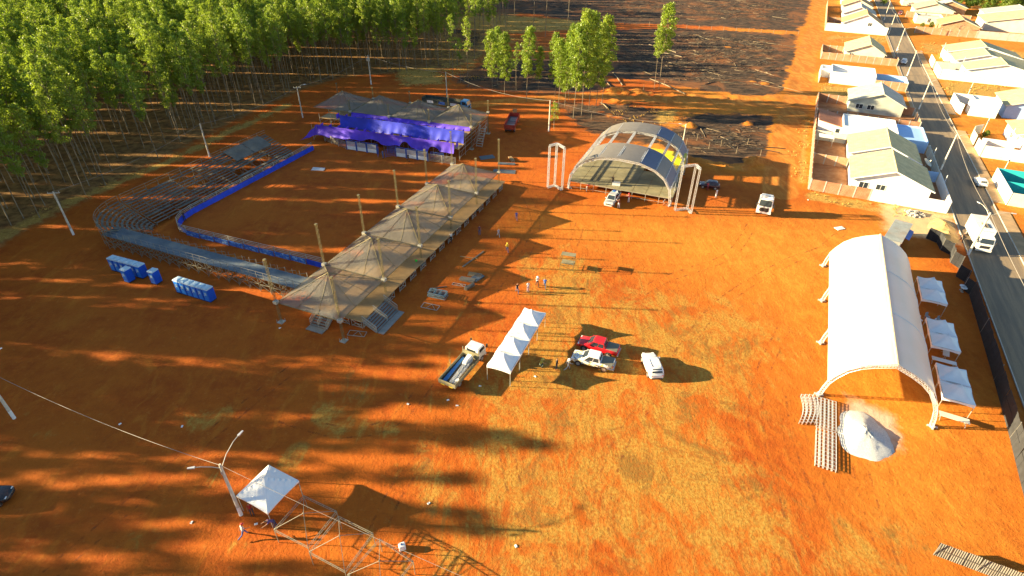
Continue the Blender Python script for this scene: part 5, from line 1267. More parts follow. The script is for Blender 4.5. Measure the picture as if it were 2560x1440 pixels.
def hatch(root, m, L=4.3, hw=.9, belt=.98, roof=1.6, suv=True):
    f = L/4.3
    shell([(-2.12*f,.60,.46,.86),(-2.04*f,.80,.36,belt),(-1.6*f,hw*.97,.30,belt+.03),(-.8*f,hw,.28,belt+.03),(.5*f,hw,.28,belt),(1.0*f,hw*.99,.30,belt-.03),(1.5*f,hw*.96,.32,belt-.10),(1.85*f,hw*.90,.36,belt-.18),(2.08*f,hw*.76,.4,belt-.3),(2.17*f,hw*.55,.44,belt-.42)]).build('body', m, root, smooth=True)
    # rounded greenhouse lofted over the belt line
    zb = belt-.04; S = [(-2.0,-1.0,.93,0.),(-1.9,.82,.90,.30),(-1.74,.62,.84,.62),(-1.55,.40,.76,.86),(-1.25,.18,.68,.97),(-.95,-.05,.55,1.0)]
    rings = []
    for x0, x1, w_, g in S:
        x1 = 1.05 if x1 == -1.0 else x1; z = zb+(roof-zb)*g; c = .12
        rings.append([((x0+c)*f,-hw*w_,z),((x1-c)*f,-hw*w_,z),(x1*f,-hw*w_+c,z),(x1*f,hw*w_-c,z),((x1-c)*f,hw*w_,z),((x0+c)*f,hw*w_,z),(x0*f,hw*w_-c,z),(x0*f,-hw*w_+c,z)])
    MB().loft(rings).build('cabin', m, root, smooth=True)
    def at(g, fx, s_):
        k = [(a,(1.05 if b == -1. else b),w_) for a,b,w_,q in S]; i = min(range(4), key=lambda q: abs(S[q][3]-g)); a,b,w_ = k[i]; return Vector(((a+(b-a)*fx)*f, s_*hw*w_*1.012, zb+(roof-zb)*S[i][3]))
    z1 = zb+(roof-zb)*.86
    glass('windscreen', root, (1.0*f,-hw*.90,zb+.02),(1.0*f,hw*.90,zb+.02),(.40*f,hw*.74,z1),(.40*f,-hw*.74,z1),.08,.92,.10,.97)
    glass('rear_window', root, (-2.0*f,-hw*.90,zb+.1),(-2.0*f,hw*.90,zb+.1),(-1.57*f,hw*.74,z1),(-1.57*f,-hw*.74,z1),.1,.9,.18,.92)
    for s_ in (-1,1):
        for l, r in ((.10,.27),(.31,.56),(.60,.84)):
            glass('side_window', root, (-2.0*f,s_*hw*.945,zb),(1.05*f,s_*hw*.945,zb),(.40*f,s_*hw*.775,z1),(-1.55*f,s_*hw*.775,z1),l,r,.12,.92)
    lamps(root, 2.02*f, -2.08*f, hw*.80, .74, .82); arches(root,(-1.28*f,1.3*f),hw,.33); mirrors(root,.72*f,hw*.97,belt,m)
    MB().box(2.05*f,2.18*f,-.45,.45,.46,.6).build('grille', M_black, root); MB().box(-2.17*f,-2.05*f,-.62,.62,.38,.54).build('rear_bumper', M_black, root)
    MB().box(-2.14*f,-2.10*f,-.25,.25,.64,.75).build('number_plate', M_white, root)
    if suv:
        for s in (-1,1): MB().bar((-1.3*f,s*hw*.60,roof+.01),(.0*f,s*hw*.60,roof+.01),.05).build('roof_rail', M_rim, root)
    for x in (-1.28*f,1.3*f):
        for s in (-1,1): wheel(root, x, s*(hw+.01), .33, .22)
t = vplace('red_pickup','glossy red double cab pickup with covered bed','pickup truck',(1541,887),(1449,862)); pickup(t, paint('red_car_paint',(.55,.012,.018)))
M_liv = (lambda n: (lambda p: n.done(n.pbr(n.mix(n.ramp(n.noise(p,1.9,3,.7),.52,.56), n.mix(n.ramp(n.noise(p,2.7,3,.7),.5,.54),(.72,.71,.68),(.60,.42,.14)), n.mix(n.ramp(n.noise(p,1.3,2),.48,.52),(.10,.12,.16),(.3,.45,.62))), .3, Coat_Weight=.4)))(n.pos()))(N('sticker_covered_paint'))
t = vplace('liveried_pickup','white pickup covered in coloured stickers beside the red pickup','pickup truck',(1529,922),(1434,899)); pickup(t, M_liv, cabm=paint('white_car_paint',(.78,.78,.77)))
t = vplace('white_suv','white crossover car parked alone on the soil','car',(1640,951),(1618,895)); hatch(t, paint('white_car_paint',(.78,.78,.77)), 4.45, .92, 1.02, 1.66)
t = vplace('silver_pickup','silver pickup with loaded bed parked against the stage front','pickup truck',(1547,484),(1512,529)); pickup(t, paint('silver_car_paint',(.48,.50,.50)), 'open')
t = thing('cargo_load','loose equipment loaded on the silver pickup bed','cargo',(0,0,0),0); rl = [o for o in bpy.data.objects if o.name == 'silver_pickup'][0]; t.location = rl.location; t.rotation_euler = rl.rotation_euler
for k,(x,y,s,mm) in enumerate(((-1.4,.3,.3,M_white),(-1.9,-.3,.34,M_bluem),(-2.2,.35,.28,M_black),(-1.5,-.4,.26,M_teal),(-2.0,.1,.3,M_white))):
    MB().loft([[(x-s,y-s,1.12),(x+s,y-s,1.12),(x+s,y+s,1.12),(x-s,y+s,1.12)],[(x-s,y-s,1.12+s),(x+s,y-s,1.12+s),(x+s,y+s,1.12+s),(x-s,y+s,1.12+s)],[(x-s*.6,y-s*.6,1.12+s*1.4),(x+s*.6,y-s*.6,1.12+s*1.4),(x+s*.6,y+s*.6,1.12+s*1.4),(x-s*.6,y+s*.6,1.12+s*1.4)]]).build('bundle', mm, t)
t = vplace('dark_hatchback','dark wine coloured hatchback parked right of the stage','car',(1795,472),(1749,466)); hatch(t, paint('dark_wine_paint',(.045,.014,.03)), 3.9, .86, .93, 1.48, False)
t = vplace('street_hatchback','white hatchback crossing the street near the teal plot','car',(2454,471),(2440,453)); hatch(t, paint('white_car_paint',(.78,.78,.77)), 3.9, .86, .95, 1.5, False)
t = vplace('street_car','small white car parked up the street by the steep cream house','car',(2260,152),(2256,166)); hatch(t, paint('white_car_paint',(.78,.78,.77)), 4.1, .87, .93, 1.48, False)
t = vplace('black_jeep','black off-road car cut by the picture edge at forest side','car',(-92,1262),(34,1244)); hatch(t, paint('black_car_paint',(.012,.013,.016)), 4.4, .92, 1.05, 1.7)
t = vplace('red_car_far','dark red car parked far up the street','car',(2251,33),(2248,40)); hatch(t, paint('dark_red_paint',(.16,.02,.02)), 4.0, .87, .93, 1.48, False)
# flatbed truck
def truck_cab(root, x0, L, hw, z0, zr, m, glass_h=.9, grille=True):
    """cab-over cab whose front is at x0+L"""
    x1 = x0+L
    MB().loft([[(x0,-hw,z0),(x1-.05,-hw,z0),(x1,-hw+.1,z0),(x1,hw-.1,z0),(x1-.05,hw,z0),(x0,hw,z0)],
               [(x0,-hw,z0+.9),(x1-.02,-hw,z0+.9),(x1+.02,-hw+.1,z0+.9),(x1+.02,hw-.1,z0+.9),(x1-.02,hw,z0+.9),(x0,hw,z0+.9)],
               [(x0,-hw*.94,zr-.12),(x1-.34,-hw*.94,zr-.12),(x1-.28,-hw*.84,zr-.12),(x1-.28,hw*.84,zr-.12),(x1-.34,hw*.94,zr-.12),(x0,hw*.94,zr-.12)],
               [(x0+.08,-hw*.84,zr),(x1-.5,-hw*.84,zr),(x1-.45,-hw*.74,zr),(x1-.45,hw*.74,zr),(x1-.5,hw*.84,zr),(x0+.08,hw*.84,zr)]]).build('cab', m, root)
    zb = z0+.9
    glass('windscreen', root, (x1+.02,-hw,zb),(x1+.02,hw,zb),(x1-.28,hw*.94,zr-.12),(x1-.28,-hw*.94,zr-.12),.08,.92,.08,.9)
    glass('rear_window', root, (x0,-hw,zb),(x0,hw,zb),(x0,hw*.94,zr-.12),(x0,-hw*.94,zr-.12),.2,.8,.2,.8)
    for s in (-1,1): glass('side_window', root, (x0,s*hw,zb),(x1,s*hw,zb),(x1-.3,s*hw*.94,zr-.12),(x0,s*hw*.94,zr-.12),.2,.85,.1,.88)
    if grille: MB().box(x1,x1+.035,-hw*.62,hw*.62,z0+.15,z0+.62).build('grille', M_black, root)
    MB().box(x1-.05,x1+.1,-hw,hw,z0-.32,z0+.02).build('front_bumper', m, root)
    for s in (-1,1):
        MB().box(x1,x1+.045,s*hw*.68 if s > 0 else -hw*.92,s*hw*.92 if s > 0 else -hw*.68,z0+.2,z0+.42).build('headlight', M_light, root)
        MB().box(x1-.1,x1+.02,s*(hw+.08) if s > 0 else -hw-.26,s*(hw+.26) if s > 0 else -hw-.08,zb+.1,zb+.6).build('side_mirror', M_black, root)
t = vplace('flatbed_truck','white cab flatbed truck loaded with trusses and blue poles','truck',(1122,972),(1199,884))
MW = paint('white_truck_paint',(.74,.74,.72)); M_bed = mat('weathered_truck_wood',(.24,.21,.12),.8,var=.25)
truck_cab(t, 1.7, 1.75, .95, .62, 2.25, MW)
MB().box(-3.6,3.2,-.38,-.26,.5,.68).build('chassis_rail', M_black, t); MB().box(-3.6,3.2,.26,.38,.5,.68).build('chassis_rail', M_black, t)
MB().box(-3.75,1.45,-1.1,1.1,.85,.95).build('bed_floor', mat('bed_floor_wood',(.07,.055,.04),.8), t)
for x0,x1,y0,y1 in ((-3.8,1.5,-1.16,-1.1),(-3.8,1.5,1.1,1.16),(-3.86,-3.8,-1.16,1.16)): MB().box(x0,x1,y0,y1,.8,1.38).build('side_board', M_bed, t)
MB().box(1.44,1.5,-1.16,1.16,.8,1.9).build('headboard', M_bed, t)
for x,y in ((1.47,1.1),(1.47,-1.1),(-1.3,1.13)): MB().bar((x,y,.8),(x,y,2.3),.08).build('stake', M_bed, t)
for x in (-2.6,2.5):
    for s in (-1,1): wheel(t, x, s*.98, .4, .3 if x > 0 else .5)
for s in (-1,1): MB().box(-3.9,-3.86,s*.55-.25,s*.55+.25,.72,.86).build('tail_light', mat('yellow_reflector',(.7,.5,.05),.4), t)
tc = t
t = thing('loaded_trusses','white trusses and poles loaded on the flatbed truck','truss',tc.location,0); t.rotation_euler = tc.rotation_euler
MB().truss((-3.5,-.35,1.12),(1.2,-.1,1.35),.28,.05,.03,.5).build('truss_piece', M_alu, t); MB().truss((-3.4,-.72,1.1),(.9,-.5,1.3),.24,.05,.03,.5).build('truss_piece', M_alu, t)
for k in range(5): MB().bar((-3.5,.35+.1*k,1.02+.03*(k%2)),(1.0,.6+.07*k,1.04),.07).build('blue_pole', mat('blue_pole_paint',(.08,.25,.55),.4), t)
for k in range(3): MB().bar((-2.5,-.9+.08*k,1.05),(1.1,-.85+.1*k,1.1),.07).build('wooden_pole', M_wood, t)
MB().hexa([(-.2,-.4,1.2),(1.2,-.5,1.3),(1.2,.25,1.3),(-.2,.2,1.2)],[(-.1,-.3,1.62),(1.1,-.4,1.8),(1.1,.15,1.8),(-.1,.1,1.62)]).build('white_box', M_white, t)
MB().loft([[(-2.9+.3*cos(a),-.85+.2*sin(a),z) for a in (0,1,2,3,4,5)] for z in (1.0,1.3)]).build('bundle', M_wwall, t)
# box truck in the street
t = vplace('box_truck','white box truck parked in the street by the lamp post','truck',(2425,578),(2456,638))
truck_cab(t, 1.9, 1.8, 1.1, .75, 2.7, MW)
MB().box(-3.9,1.75,-1.22,1.22,.95,3.35).build('cargo_box', MW, t)
b = MB(); [b.box(-3.8+.4*k,-3.76+.4*k,-1.2,1.2,3.35,3.375) for k in range(14)]; b.build('roof_rib', M_conc, t)
for k in range(6): MB().box(-.6,.9+.08*(k%3),-.45+.17*k,-.36+.17*k,3.38,3.46).build('roof_plank', (M_wood, M_corrz, M_black)[k%3], t)
b = MB()
for k in range(9): b.hexa([(1.751,-.85+.2*k,2.95),(1.751,-.79+.2*k,2.95),(1.765,-.79+.2*k,2.95),(1.765,-.85+.2*k,2.95)],[(1.751,-.80+.2*k,3.16),(1.751,-.70+.2*k,3.14),(1.765,-.70+.2*k,3.14),(1.765,-.80+.2*k,3.16)])
b.build('sign_lettering', mat('grey_lettering',(.3,.3,.32),.6), t)
MB().box(-3.8,3.2,-.4,.4,.55,.75).build('chassis', M_black, t)
for x in (-2.5,2.6):
    for s in (-1,1): wheel(t, x, s*1.08, .45, .3)
for s in (-1,1): MB().box(-3.94,-3.9,s*1.0-.12,s*1.0+.12,.8,1.1).build('tail_light', M_tail, t)
# white tractor unit
t = vplace('truck_tractor','white truck tractor facing viewer right of the stage','truck',(1912,503),(1905,543))
truck_cab(t, 1.0, 2.0, 1.25, .85, 3.2, MW)
MB().box(3.0,3.06,-.7,.7,.62,1.62).build('black_grille_panel', M_black, t); MB().box(3.06,3.08,-.28,.28,.78,.9).build('number_plate', mat('red_plate',(.55,.12,.08),.5), t)
MB().box(-3.0,1.0,-.42,.42,.6,.85).build('chassis', M_black, t); MB().tube((-1.9,0,.86),(-1.9,0,.98),.55,n=16).build('fifth_wheel', M_black, t)
MB().box(1.0,2.3,-.95,.95,3.2,3.42).build('wind_deflector', MW, t)
MB().box(1.5,2.1,-.35,.35,3.43,3.46).build('roof_lettering', mat('grey_lettering',(.3,.3,.32),.6), t)
for x in (-2.3,-1.1,2.1):
    for s in (-1,1): wheel(t, x, s*1.18, .5, .34)
# red open trailer truck
t = vplace('red_tipper_trailer','open red tipper trailer parked right of the purple boxes','trailer',(1268,346),(1291,292))
M_redm = mat('red_trailer_paint',(.32,.035,.02),.5,var=.2,dirt=SOILC); Lh = 4.6
MB().box(-Lh,Lh,-1.2,1.2,1.0,1.1).build('bed_floor', mat('dusty_floor',(.16,.17,.17),.8), t)
for x0,x1,y0,y1 in ((-Lh,Lh,-1.25,-1.2),(-Lh,Lh,1.2,1.25),(-Lh-.05,-Lh,-1.25,1.25),(Lh,Lh+.05,-1.25,1.25)): MB().box(x0,x1,y0,y1,.95,2.1).build('side_board', M_redm, t)
for k in range(10):
    for s in (-1,1): MB().box(-Lh+.2+k*.98,-Lh+.3+k*.98,s*1.25-.04,s*1.25+.04,.9,2.14).build('side_rib', M_redm, t)
MB().box(Lh+.06,Lh+.14,-.5,.5,1.6,3.0).build('headboard', M_wood, t); MB().box(-Lh,Lh,-.4,.4,.7,.95).build('chassis', M_black, t)
b = MB(); b.box(-3.6,-1.6,-.9,.6,1.1,1.28); b.box(1,3.4,-1.0,.7,1.1,1.22); b.build('tarpaulin', M_corrz, t)
for x in (-3.2,-2.1,3.4):
    for s in (-1,1): wheel(t, x, s*1.15, .48, .34)
b = MB(); b.bar((Lh,-.5,.8),(Lh+1.4,0,.8),.1); b.bar((Lh,.5,.8),(Lh+1.4,0,.8),.1); b.build('drawbar', M_black, t)
# blue cab truck with dark dump body
t = vplace('blue_cab_truck','blue cab truck with dark long body behind the purple boxes','truck',(1056,262),(1187,280))
MBl = paint('light_blue_truck_paint',(.04,.28,.55)); truck_cab(t, 4.2, 1.9, 1.15, .8, 2.75, MBl)
M_dark = mat('dark_green_body',(.05,.065,.055),.6,var=.2,dirt=(.3,.2,.1))
for x0,x1,y0,y1 in ((-7,4,-1.25,-1.18),(-7,4,1.18,1.25),(-7.05,-7,-1.25,1.25),(3.95,4,-1.25,1.25)): MB().box(x0,x1,y0,y1,1.0,2.4).build('side_board', M_dark, t)
MB().box(-6.95,3.95,-1.17,1.17,1.0,1.1).build('bed_floor', M_bed, t); MB().box(-7,4.2,-.4,.4,.7,1.0).build('chassis', M_black, t)
for k in range(3): MB().box(-5.5+3.4*k,-3.7+3.4*k,-1.262,-1.252,1.2,1.9).build('side_panel', (M_white,M_bluem,M_white)[k], t)
for x in (-5.4,-4.2,5.2):
    for s in (-1,1): wheel(t, x, s*1.12, .5, .34)

# ------------------------------------------------------------------ people
def pose_mesh(name, legs, arms, lean=0., bend=0., squat=0.):
    """one continuous body grown from a skeleton; every face remembers its nearest bone"""
    V, E, RD, LB = [], [], [], []
    def v(p, r): V.append(Vector(p)); RD.append(r); return len(V)-1
    def e(a, b, l): E.append((a,b)); LB.append(l)
    up = lambda h: Vector((h*sin(R(lean+bend)), 0, h*cos(R(lean+bend))))
    hz = .93-squat; pel = v((0,0,hz),(.15,.12)); O = Vector((0,0,hz))
    wst = v(O+up(.17),(.135,.105)); chs = v(O+up(.36),(.16,.115)); sho = v(O+up(.49),(.10,.085)); nek = v(O+up(.57),(.055,.055))
    jaw = v(O+up(.64)+Vector((.015,0,0)),(.078,.085)); hd = v(O+up(.72)+Vector((.01,0,0)),(.086,.098)); top = v(O+up(.80),(.06,.065))
    e(pel,wst,'hip'); e(wst,chs,'shirt'); e(chs,sho,'shirt'); e(sho,nek,'skin'); e(nek,jaw,'skin'); e(jaw,hd,'skin'); e(hd,top,'hair')
    nose = v(O+up(.70)+Vector((.115,0,0)),(.014,.016)); e(hd,nose,'skin')
    for s, (th, kn) in zip((1,-1), legs):
        hp = v((0,s*.09,hz-.04),(.095,.09)); K = Vector((.44*sin(R(th)),s*.10,hz-.05-.44*cos(R(th)))); A = K+Vector((.42*sin(R(th-kn)),s*.005,-.42*cos(R(th-kn))))
        k = v(K,(.062,.062)); c = v(K.lerp(A,.3),(.06,.056)); a = v(A,(.042,.042)); to = v(A+Vector((.15,s*.02,-.045)),(.04,.032)); hl = v(A+Vector((-.05,0,-.045)),(.035,.032))
        e(pel,hp,'hip'); e(hp,k,'leg'); e(k,c,'leg'); e(c,a,'leg'); e(a,to,'shoe'); e(a,hl,'shoe')
    for s, (fw, out, el) in zip((1,-1), arms):
        S = O+up(.46)+Vector((0,s*.19,0)); d = Vector((sin(R(fw)),s*sin(R(out)),-cos(R(fw)))).normalized(); Ep = S+d*.29
        d2 = Vector((sin(R(fw+el)),s*sin(R(out))*.4,-cos(R(fw+el)))).normalized(); Wp = Ep+d2*.25; Pm = Wp+d2*.07
        sh = v(S,(.062,.062)); m = v(S+d*.12,(.05,.05)); el_ = v(Ep,(.041,.041)); w_ = v(Wp,(.028,.026)); pm = v(Pm,(.036,.018))
        e(sho,sh,'shirt'); e(sh,m,'shirt'); e(m,el_,'fore'); e(el_,w_,'fore'); e(w_,pm,'skin')
        side = Vector((d2.z,0,-d2.x)).normalized()
        for q, ln in ((-.027,.055),(-.009,.068),(.009,.064),(.026,.048)):
            f1 = v(Pm+d2*.045+side*q,(.010,.010)); f2 = v(Pm+d2*(.045+ln)+side*q+Vector((.01,-s*.012,0)),(.008,.008)); e(pm,f1,'skin'); e(f1,f2,'skin')
        t1 = v(Wp+d2*.05+side*.045,(.011,.011)); t2 = v(Wp+d2*.09+side*.06+Vector((.01,-s*.01,0)),(.009,.009)); e(w_,t1,'skin'); e(t1,t2,'skin')
    me = bpy.data.meshes.new(name); me.from_pydata(V, E, []); o = bpy.data.objects.new(name+'_rig', me); col.objects.link(o)
    o.modifiers.new('skin','SKIN'); sv = me.skin_vertices[0].data
    for i, r in enumerate(RD): sv[i].radius = r; sv[i].use_root = (i == 0)
    ss = o.modifiers.new('sub','SUBSURF'); ss.levels = ss.render_levels = 1
    bpy.context.view_layer.update()
    out = bpy.data.meshes.new_from_object(o.evaluated_get(bpy.context.evaluated_depsgraph_get())); out.name = name
    bpy.data.objects.remove(o); bpy.data.meshes.remove(me)
    names = ['skin','shirt','leg','shoe','hair','fore']
    idx = []
    for p in out.polygons:
        c = p.center; best = None
        for (a,b), l in zip(E, LB):
            A, B = V[a], V[b]; ab = B-A; t = max(0,min(1,(c-A).dot(ab)/max(1e-9,ab.dot(ab)))); dd = (c-A-ab*t).length
            if best is None or dd < best[0]: best = (dd, l, t)
        l = best[1]
        if l == 'hip': l = 'shirt' if best[2] > .45 and c.z > hz+.04 else 'leg'
        if l == 'skin' and c.z > hz+.70 and c.x < -.01: l = 'hair'
        idx.append(names.index(l))
    zs = min(q.co.z for q in out.vertices)
    for q in out.vertices: q.co.z -= zs
    out.materials.clear()
    for _ in names: out.materials.append(None)
    out.polygons.foreach_set('material_index', idx); out.polygons.foreach_set('use_smooth', [True]*len(idx)); out.update()
    top_ = max((q.co for q in out.vertices), key=lambda k: k.z).copy()
    out['head'] = (top_.x, top_.y, top_.z)
    return out
POSES = {'stand': pose_mesh('body_standing', [(2,3),(-3,2)], [(4,9,8),(-4,9,10)]),
         'walk': pose_mesh('body_walking', [(24,10),(-20,22)], [(-22,8,12),(24,8,20)], 4),
         'stride': pose_mesh('body_striding', [(30,14),(-28,40)], [(-30,9,18),(34,9,30)], 9),
         'bend': pose_mesh('body_bending', [(8,6),(-6,4)], [(70,8,6),(62,8,10)], 0, 62),
         'work': pose_mesh('body_working', [(6,3),(-6,2)], [(58,10,38),(48,12,44)], 6),
         'hips': pose_mesh('body_hands_on_hips', [(5,3),(-6,2)], [(-14,34,42),(-14,34,42)], 0),
         'squat': pose_mesh('body_squatting', [(84,128),(72,120)], [(46,12,30),(40,14,34)], 14, 12, .46)}
def person(label, px, py, yaw, pose, shirt, trousers, hat=None, sleeves=False, z=0., shoe=(.03,.025,.02), s=1.03, carry=None):
    p = G(px, py, z); t = thing('person', label, 'person', p, R(yaw), None); t.scale = (s,s,s)
    me = POSES[pose].copy(); S, T = cloth(shirt), cloth(trousers)
    for i, m in enumerate((M_skin, S, T, cloth(shoe), M_hair, S if sleeves else M_skin)): me.materials[i] = m
    inst('body', me, t)
    hx, hy, hz = me['head']
    if hat:
        c, brim = hat; m = cloth(c); b = MB()
        b.loft([[(hx+r*1.08*cos(k*math.pi/6), hy+r*sin(k*math.pi/6), z_) for k in range(12)] for r,z_ in ((.105,hz-.09),(.108,hz-.03),(.095,hz+.03),(.05,hz+.055))])
        if brim: b.loft([[(hx+r*1.1*cos(k*math.pi/6), hy+r*sin(k*math.pi/6), z_) for k in range(12)] for r,z_ in ((.10,hz-.075),(.2,hz-.085),(.2,hz-.07),(.10,hz-.055))], caps=False)
        else: b.hexa([(hx+.07,hy-.07,hz-.08),(hx+.19,hy-.06,hz-.09),(hx+.19,hy+.06,hz-.09),(hx+.07,hy+.07,hz-.08)],[(hx+.07,hy-.07,hz-.06),(hx+.19,hy-.06,hz-.075),(hx+.19,hy+.06,hz-.075),(hx+.07,hy+.07,hz-.06)])
        b.build('hat', m, t, smooth=False)
    return t
WH, BK, JN, GR, KH = (.75,.75,.74), (.02,.02,.022), (.05,.09,.2), (.25,.25,.26), (.35,.28,.16)
person('person in maroon shirt and jeans standing near the deck',1199,588,-70,'stand',(.12,.03,.05),JN)
person('person in pale top and shorts walking near the deck',1246,593,-60,'walk',(.5,.55,.62),(.3,.35,.42),s=.95)
person('person in white shirt and dark trousers beside the deck edge',1128,604,-100,'walk',WH,BK)
person('person in yellow shirt and yellow cap walking in blue jeans',1268,631,-80,'walk',(.8,.55,.02),(.08,.16,.35),((.75,.6,.05),False))
person('person in bright green shirt beside the deck supports',1042,670,-130,'hips',(.03,.65,.06),(.04,.04,.045))
person('person in black printed tee and jeans walking with three others',1293,733,-75,'walk',BK,JN)
person('person in pale lilac clothes walking with three others',1320,730,-75,'stand',(.62,.58,.68),(.5,.48,.56),s=1.0)
person('person in white brimmed hat and white shirt with black trousers',1343,716,-80,'walk',WH,BK,(WH,True))
person('person in bright blue shirt walking beside white hatted person',1362,720,-95,'walk',(.05,.22,.7),JN)
person('person in black standing beside the row of gazebos',1391,924,-20,'stand',BK,(.04,.05,.08),sleeves=True)
person('person in white hat striding towards the sticker covered pickup',1419,925,25,'stride',(.42,.41,.40),(.36,.35,.34),(WH,True),True)
person('person in olive and yellow clothes crouching under gazebo row',1350,919,30,'squat',(.42,.38,.06),(.06,.09,.08),((.6,.5,.1),True))
person('person in purple blue shirt walking towards the viewing deck',1291,551,-90,'walk',(.12,.14,.5),(.08,.1,.28))
person('person in black standing on the stage deck',1531,462,-60,'stand',BK,BK,z=1.6)
person('person in red shirt working below left stage front',1466,479,40,'bend',(.6,.04,.04),(.55,.5,.42))
person('person in red cap and red shirt with white trousers at stage front',1571,506,150,'work',(.7,.12,.16),WH,((.65,.03,.05),False))
person('person in dark maroon shirt and white trousers beside silver pickup',1546,520,100,'work',(.1,.02,.03),WH)
person('person in dark clothes crouching under right stage front',1657,512,-60,'squat',(.1,.11,.14),(.25,.08,.04))
person('person in white beside the dark hatchback',1789,494,120,'stand',WH,WH)
person('person in red leaning into the dark hatchback door',1768,476,80,'bend',(.6,.05,.04),(.3,.05,.05))
person('person in blue standing on the arena floor before the open gate',958,396,-80,'hips',(.05,.15,.4),(.06,.12,.3))
person('person in black standing on arena floor by right chute gates',1021,404,-60,'walk',BK,BK)
person('person in black leaning on the rounded arena corner rails',463,552,-30,'work',BK,(.03,.035,.05))
person('person in red shirt under single white gazebo',632,1288,-60,'stand',(.35,.02,.02),(.05,.05,.06))
person('person in red and white shirt pulling the gazebo frame bar',612,1341,50,'stride',(.7,.68,.66),(.06,.12,.32),((.5,.05,.05),False))
person('person in purple shirt bending over the gazebo frame leg',690,1318,-150,'bend',(.14,.08,.22),(.05,.06,.12))
person('person in black walking by the sand heap and box truck',2402,604,-110,'walk',BK,BK)
person('person in red seen through clear canopy on viewing deck',1138,484,-40,'stand',(.6,.08,.06),(.3,.3,.32),z=1.18)
# ------------------------------------------------------------------ trees
def leaf_quads(b, cx, n, rad, rr, size, droop=.55):
    for _ in range(n):
        d = Vector((rr.gauss(0,1),rr.gauss(0,1),rr.gauss(0,1))).normalized()*(rr.random()**.45)
        p = cx+Vector((d.x*rad,d.y*rad,d.z*rad*.85)); s = size*rr.uniform(.6,1.25)
        a = Vector((rr.gauss(0,1),rr.gauss(0,1),-droop*1.6+rr.gauss(0,.7))).normalized()
        o = (d+Vector((rr.gauss(0,.5),rr.gauss(0,.5),rr.gauss(0,.5)+.35))); w_ = a.cross(o)
        if w_.length < 1e-3: continue
        w_.normalize(); w_ *= s*.27
        b.add([p-a*s*.5, p+w_, p+a*s*.5, p-w_], [(0,1,2,3)])
def make_tree(seed, h, cr=2.0, base=.5, clumps=26, n=62, size=.42, lean=0.):
    rr = random.Random(seed); tr = MB(); lf = MB(); pts = []
    wx, wy = rr.uniform(-.4,.4)+lean, rr.uniform(-.4,.4)
    f = lambda t: Vector((wx*t*t+.12*math.sin(5*t+seed), wy*t*t+.12*math.cos(4*t+seed), h*t))
    K = 9
    tr.pipe([f(i/K*.97) for i in range(K+1)], [.075*(1-.8*i/K)+.012 for i in range(K+1)], 6)
    for c in range(clumps):
        t = base+(1-base)*((c+rr.random())/clumps)**.85; q = (t-base)/(1-base)
        prof = (math.sin(math.pi*min(1,q*.80+.14))**.75)*(1.0 if q < .8 else 1.0-.9*(q-.8))
        ang = c*2.39996+rr.uniform(-.4,.4); r = cr*prof*rr.uniform(.35,.95)
        s = f(max(.3,t-.10)); e = f(min(t,.98))+Vector((r*cos(ang), r*sin(ang), rr.uniform(-.2,.6)))
        tr.pipe([s, s.lerp(e,.5)+Vector((0,0,.18)), e], [.038,.026,.012], 4, caps=False)
        leaf_quads(lf, e, n, rr.uniform(.62,1.05)*(cr/2)**.4, rr, size)
        if rr.random() < .6: leaf_quads(lf, e.lerp(s,.45)+Vector((0,0,.1)), n//3, .55, rr, size)
    leaf_quads(lf, f(.985)+Vector((0,0,.1)), n, .7, rr, size)
    return tr.mesh('trunk', M_bark), lf.mesh('crown', M_leaf)
PROT = [make_tree(100+i, 20., (1.7,1.9,1.5,2.0,1.8,1.6)[i], (.54,.46,.58,.5,.6,.40)[i], (20,24,18,23,18,27)[i], 88, .35) for i in range(6)]
PSOL = [make_tree(200+i, 22., (3.2,2.7,3.4,2.6)[i], (.28,.36,.26,.38)[i], (54,44,58,42)[i], 76, .48) for i in range(4)]
PLONE = [make_tree(350, 22., 2.2, .55, 20, 66, .46), make_tree(351, 22., 2.9, .44, 44, 76, .48)]
PTHIN = [make_tree(300+i, 17., 1.4, .52, 14, 40, .42) for i in range(2)]
fe = np.array(FEDGE, float)
def inpoly(P, poly):
    ins = np.zeros(len(P), bool); n = len(poly)
    for i in range(n):
        a, b_ = poly[i], poly[(i+1)%n]
        c = (a[1] > P[:,1]) != (b_[1] > P[:,1]); ins ^= c & (P[:,0] < (b_[0]-a[0])*(P[:,1]-a[1])/(b_[1]-a[1]+1e-12)+a[0])
    return ins
ca, sa = cos(R(-.9)), sin(R(-.9)); I, J = np.meshgrid(np.arange(-260,260), np.arange(-260,260))  # rows laid almost along the sun so light stripes pass between them
u_, v_ = I.ravel()*2.9, J.ravel()*4.5
rowoff = rng.normal(0,.55,520); v_ = v_+np.repeat(rowoff, 520)[:len(v_)]+.7*np.sin(u_/13.+J.ravel()*.9)
FP = np.stack([u_*ca-v_*sa-150, u_*sa+v_*ca+180], -1)+rng.normal(0,.44,(len(u_),2))
FP += rng.normal(0,1.5,FP.shape)*(FP[:,1:2] < 84)
FP = FP[(FP[:,0] > -330) & (FP[:,1] < 470) & (FP[:,1] > -25)]
FP = FP[inpoly(FP, fe)]
FP = FP[rng.random(len(FP)) > .14]
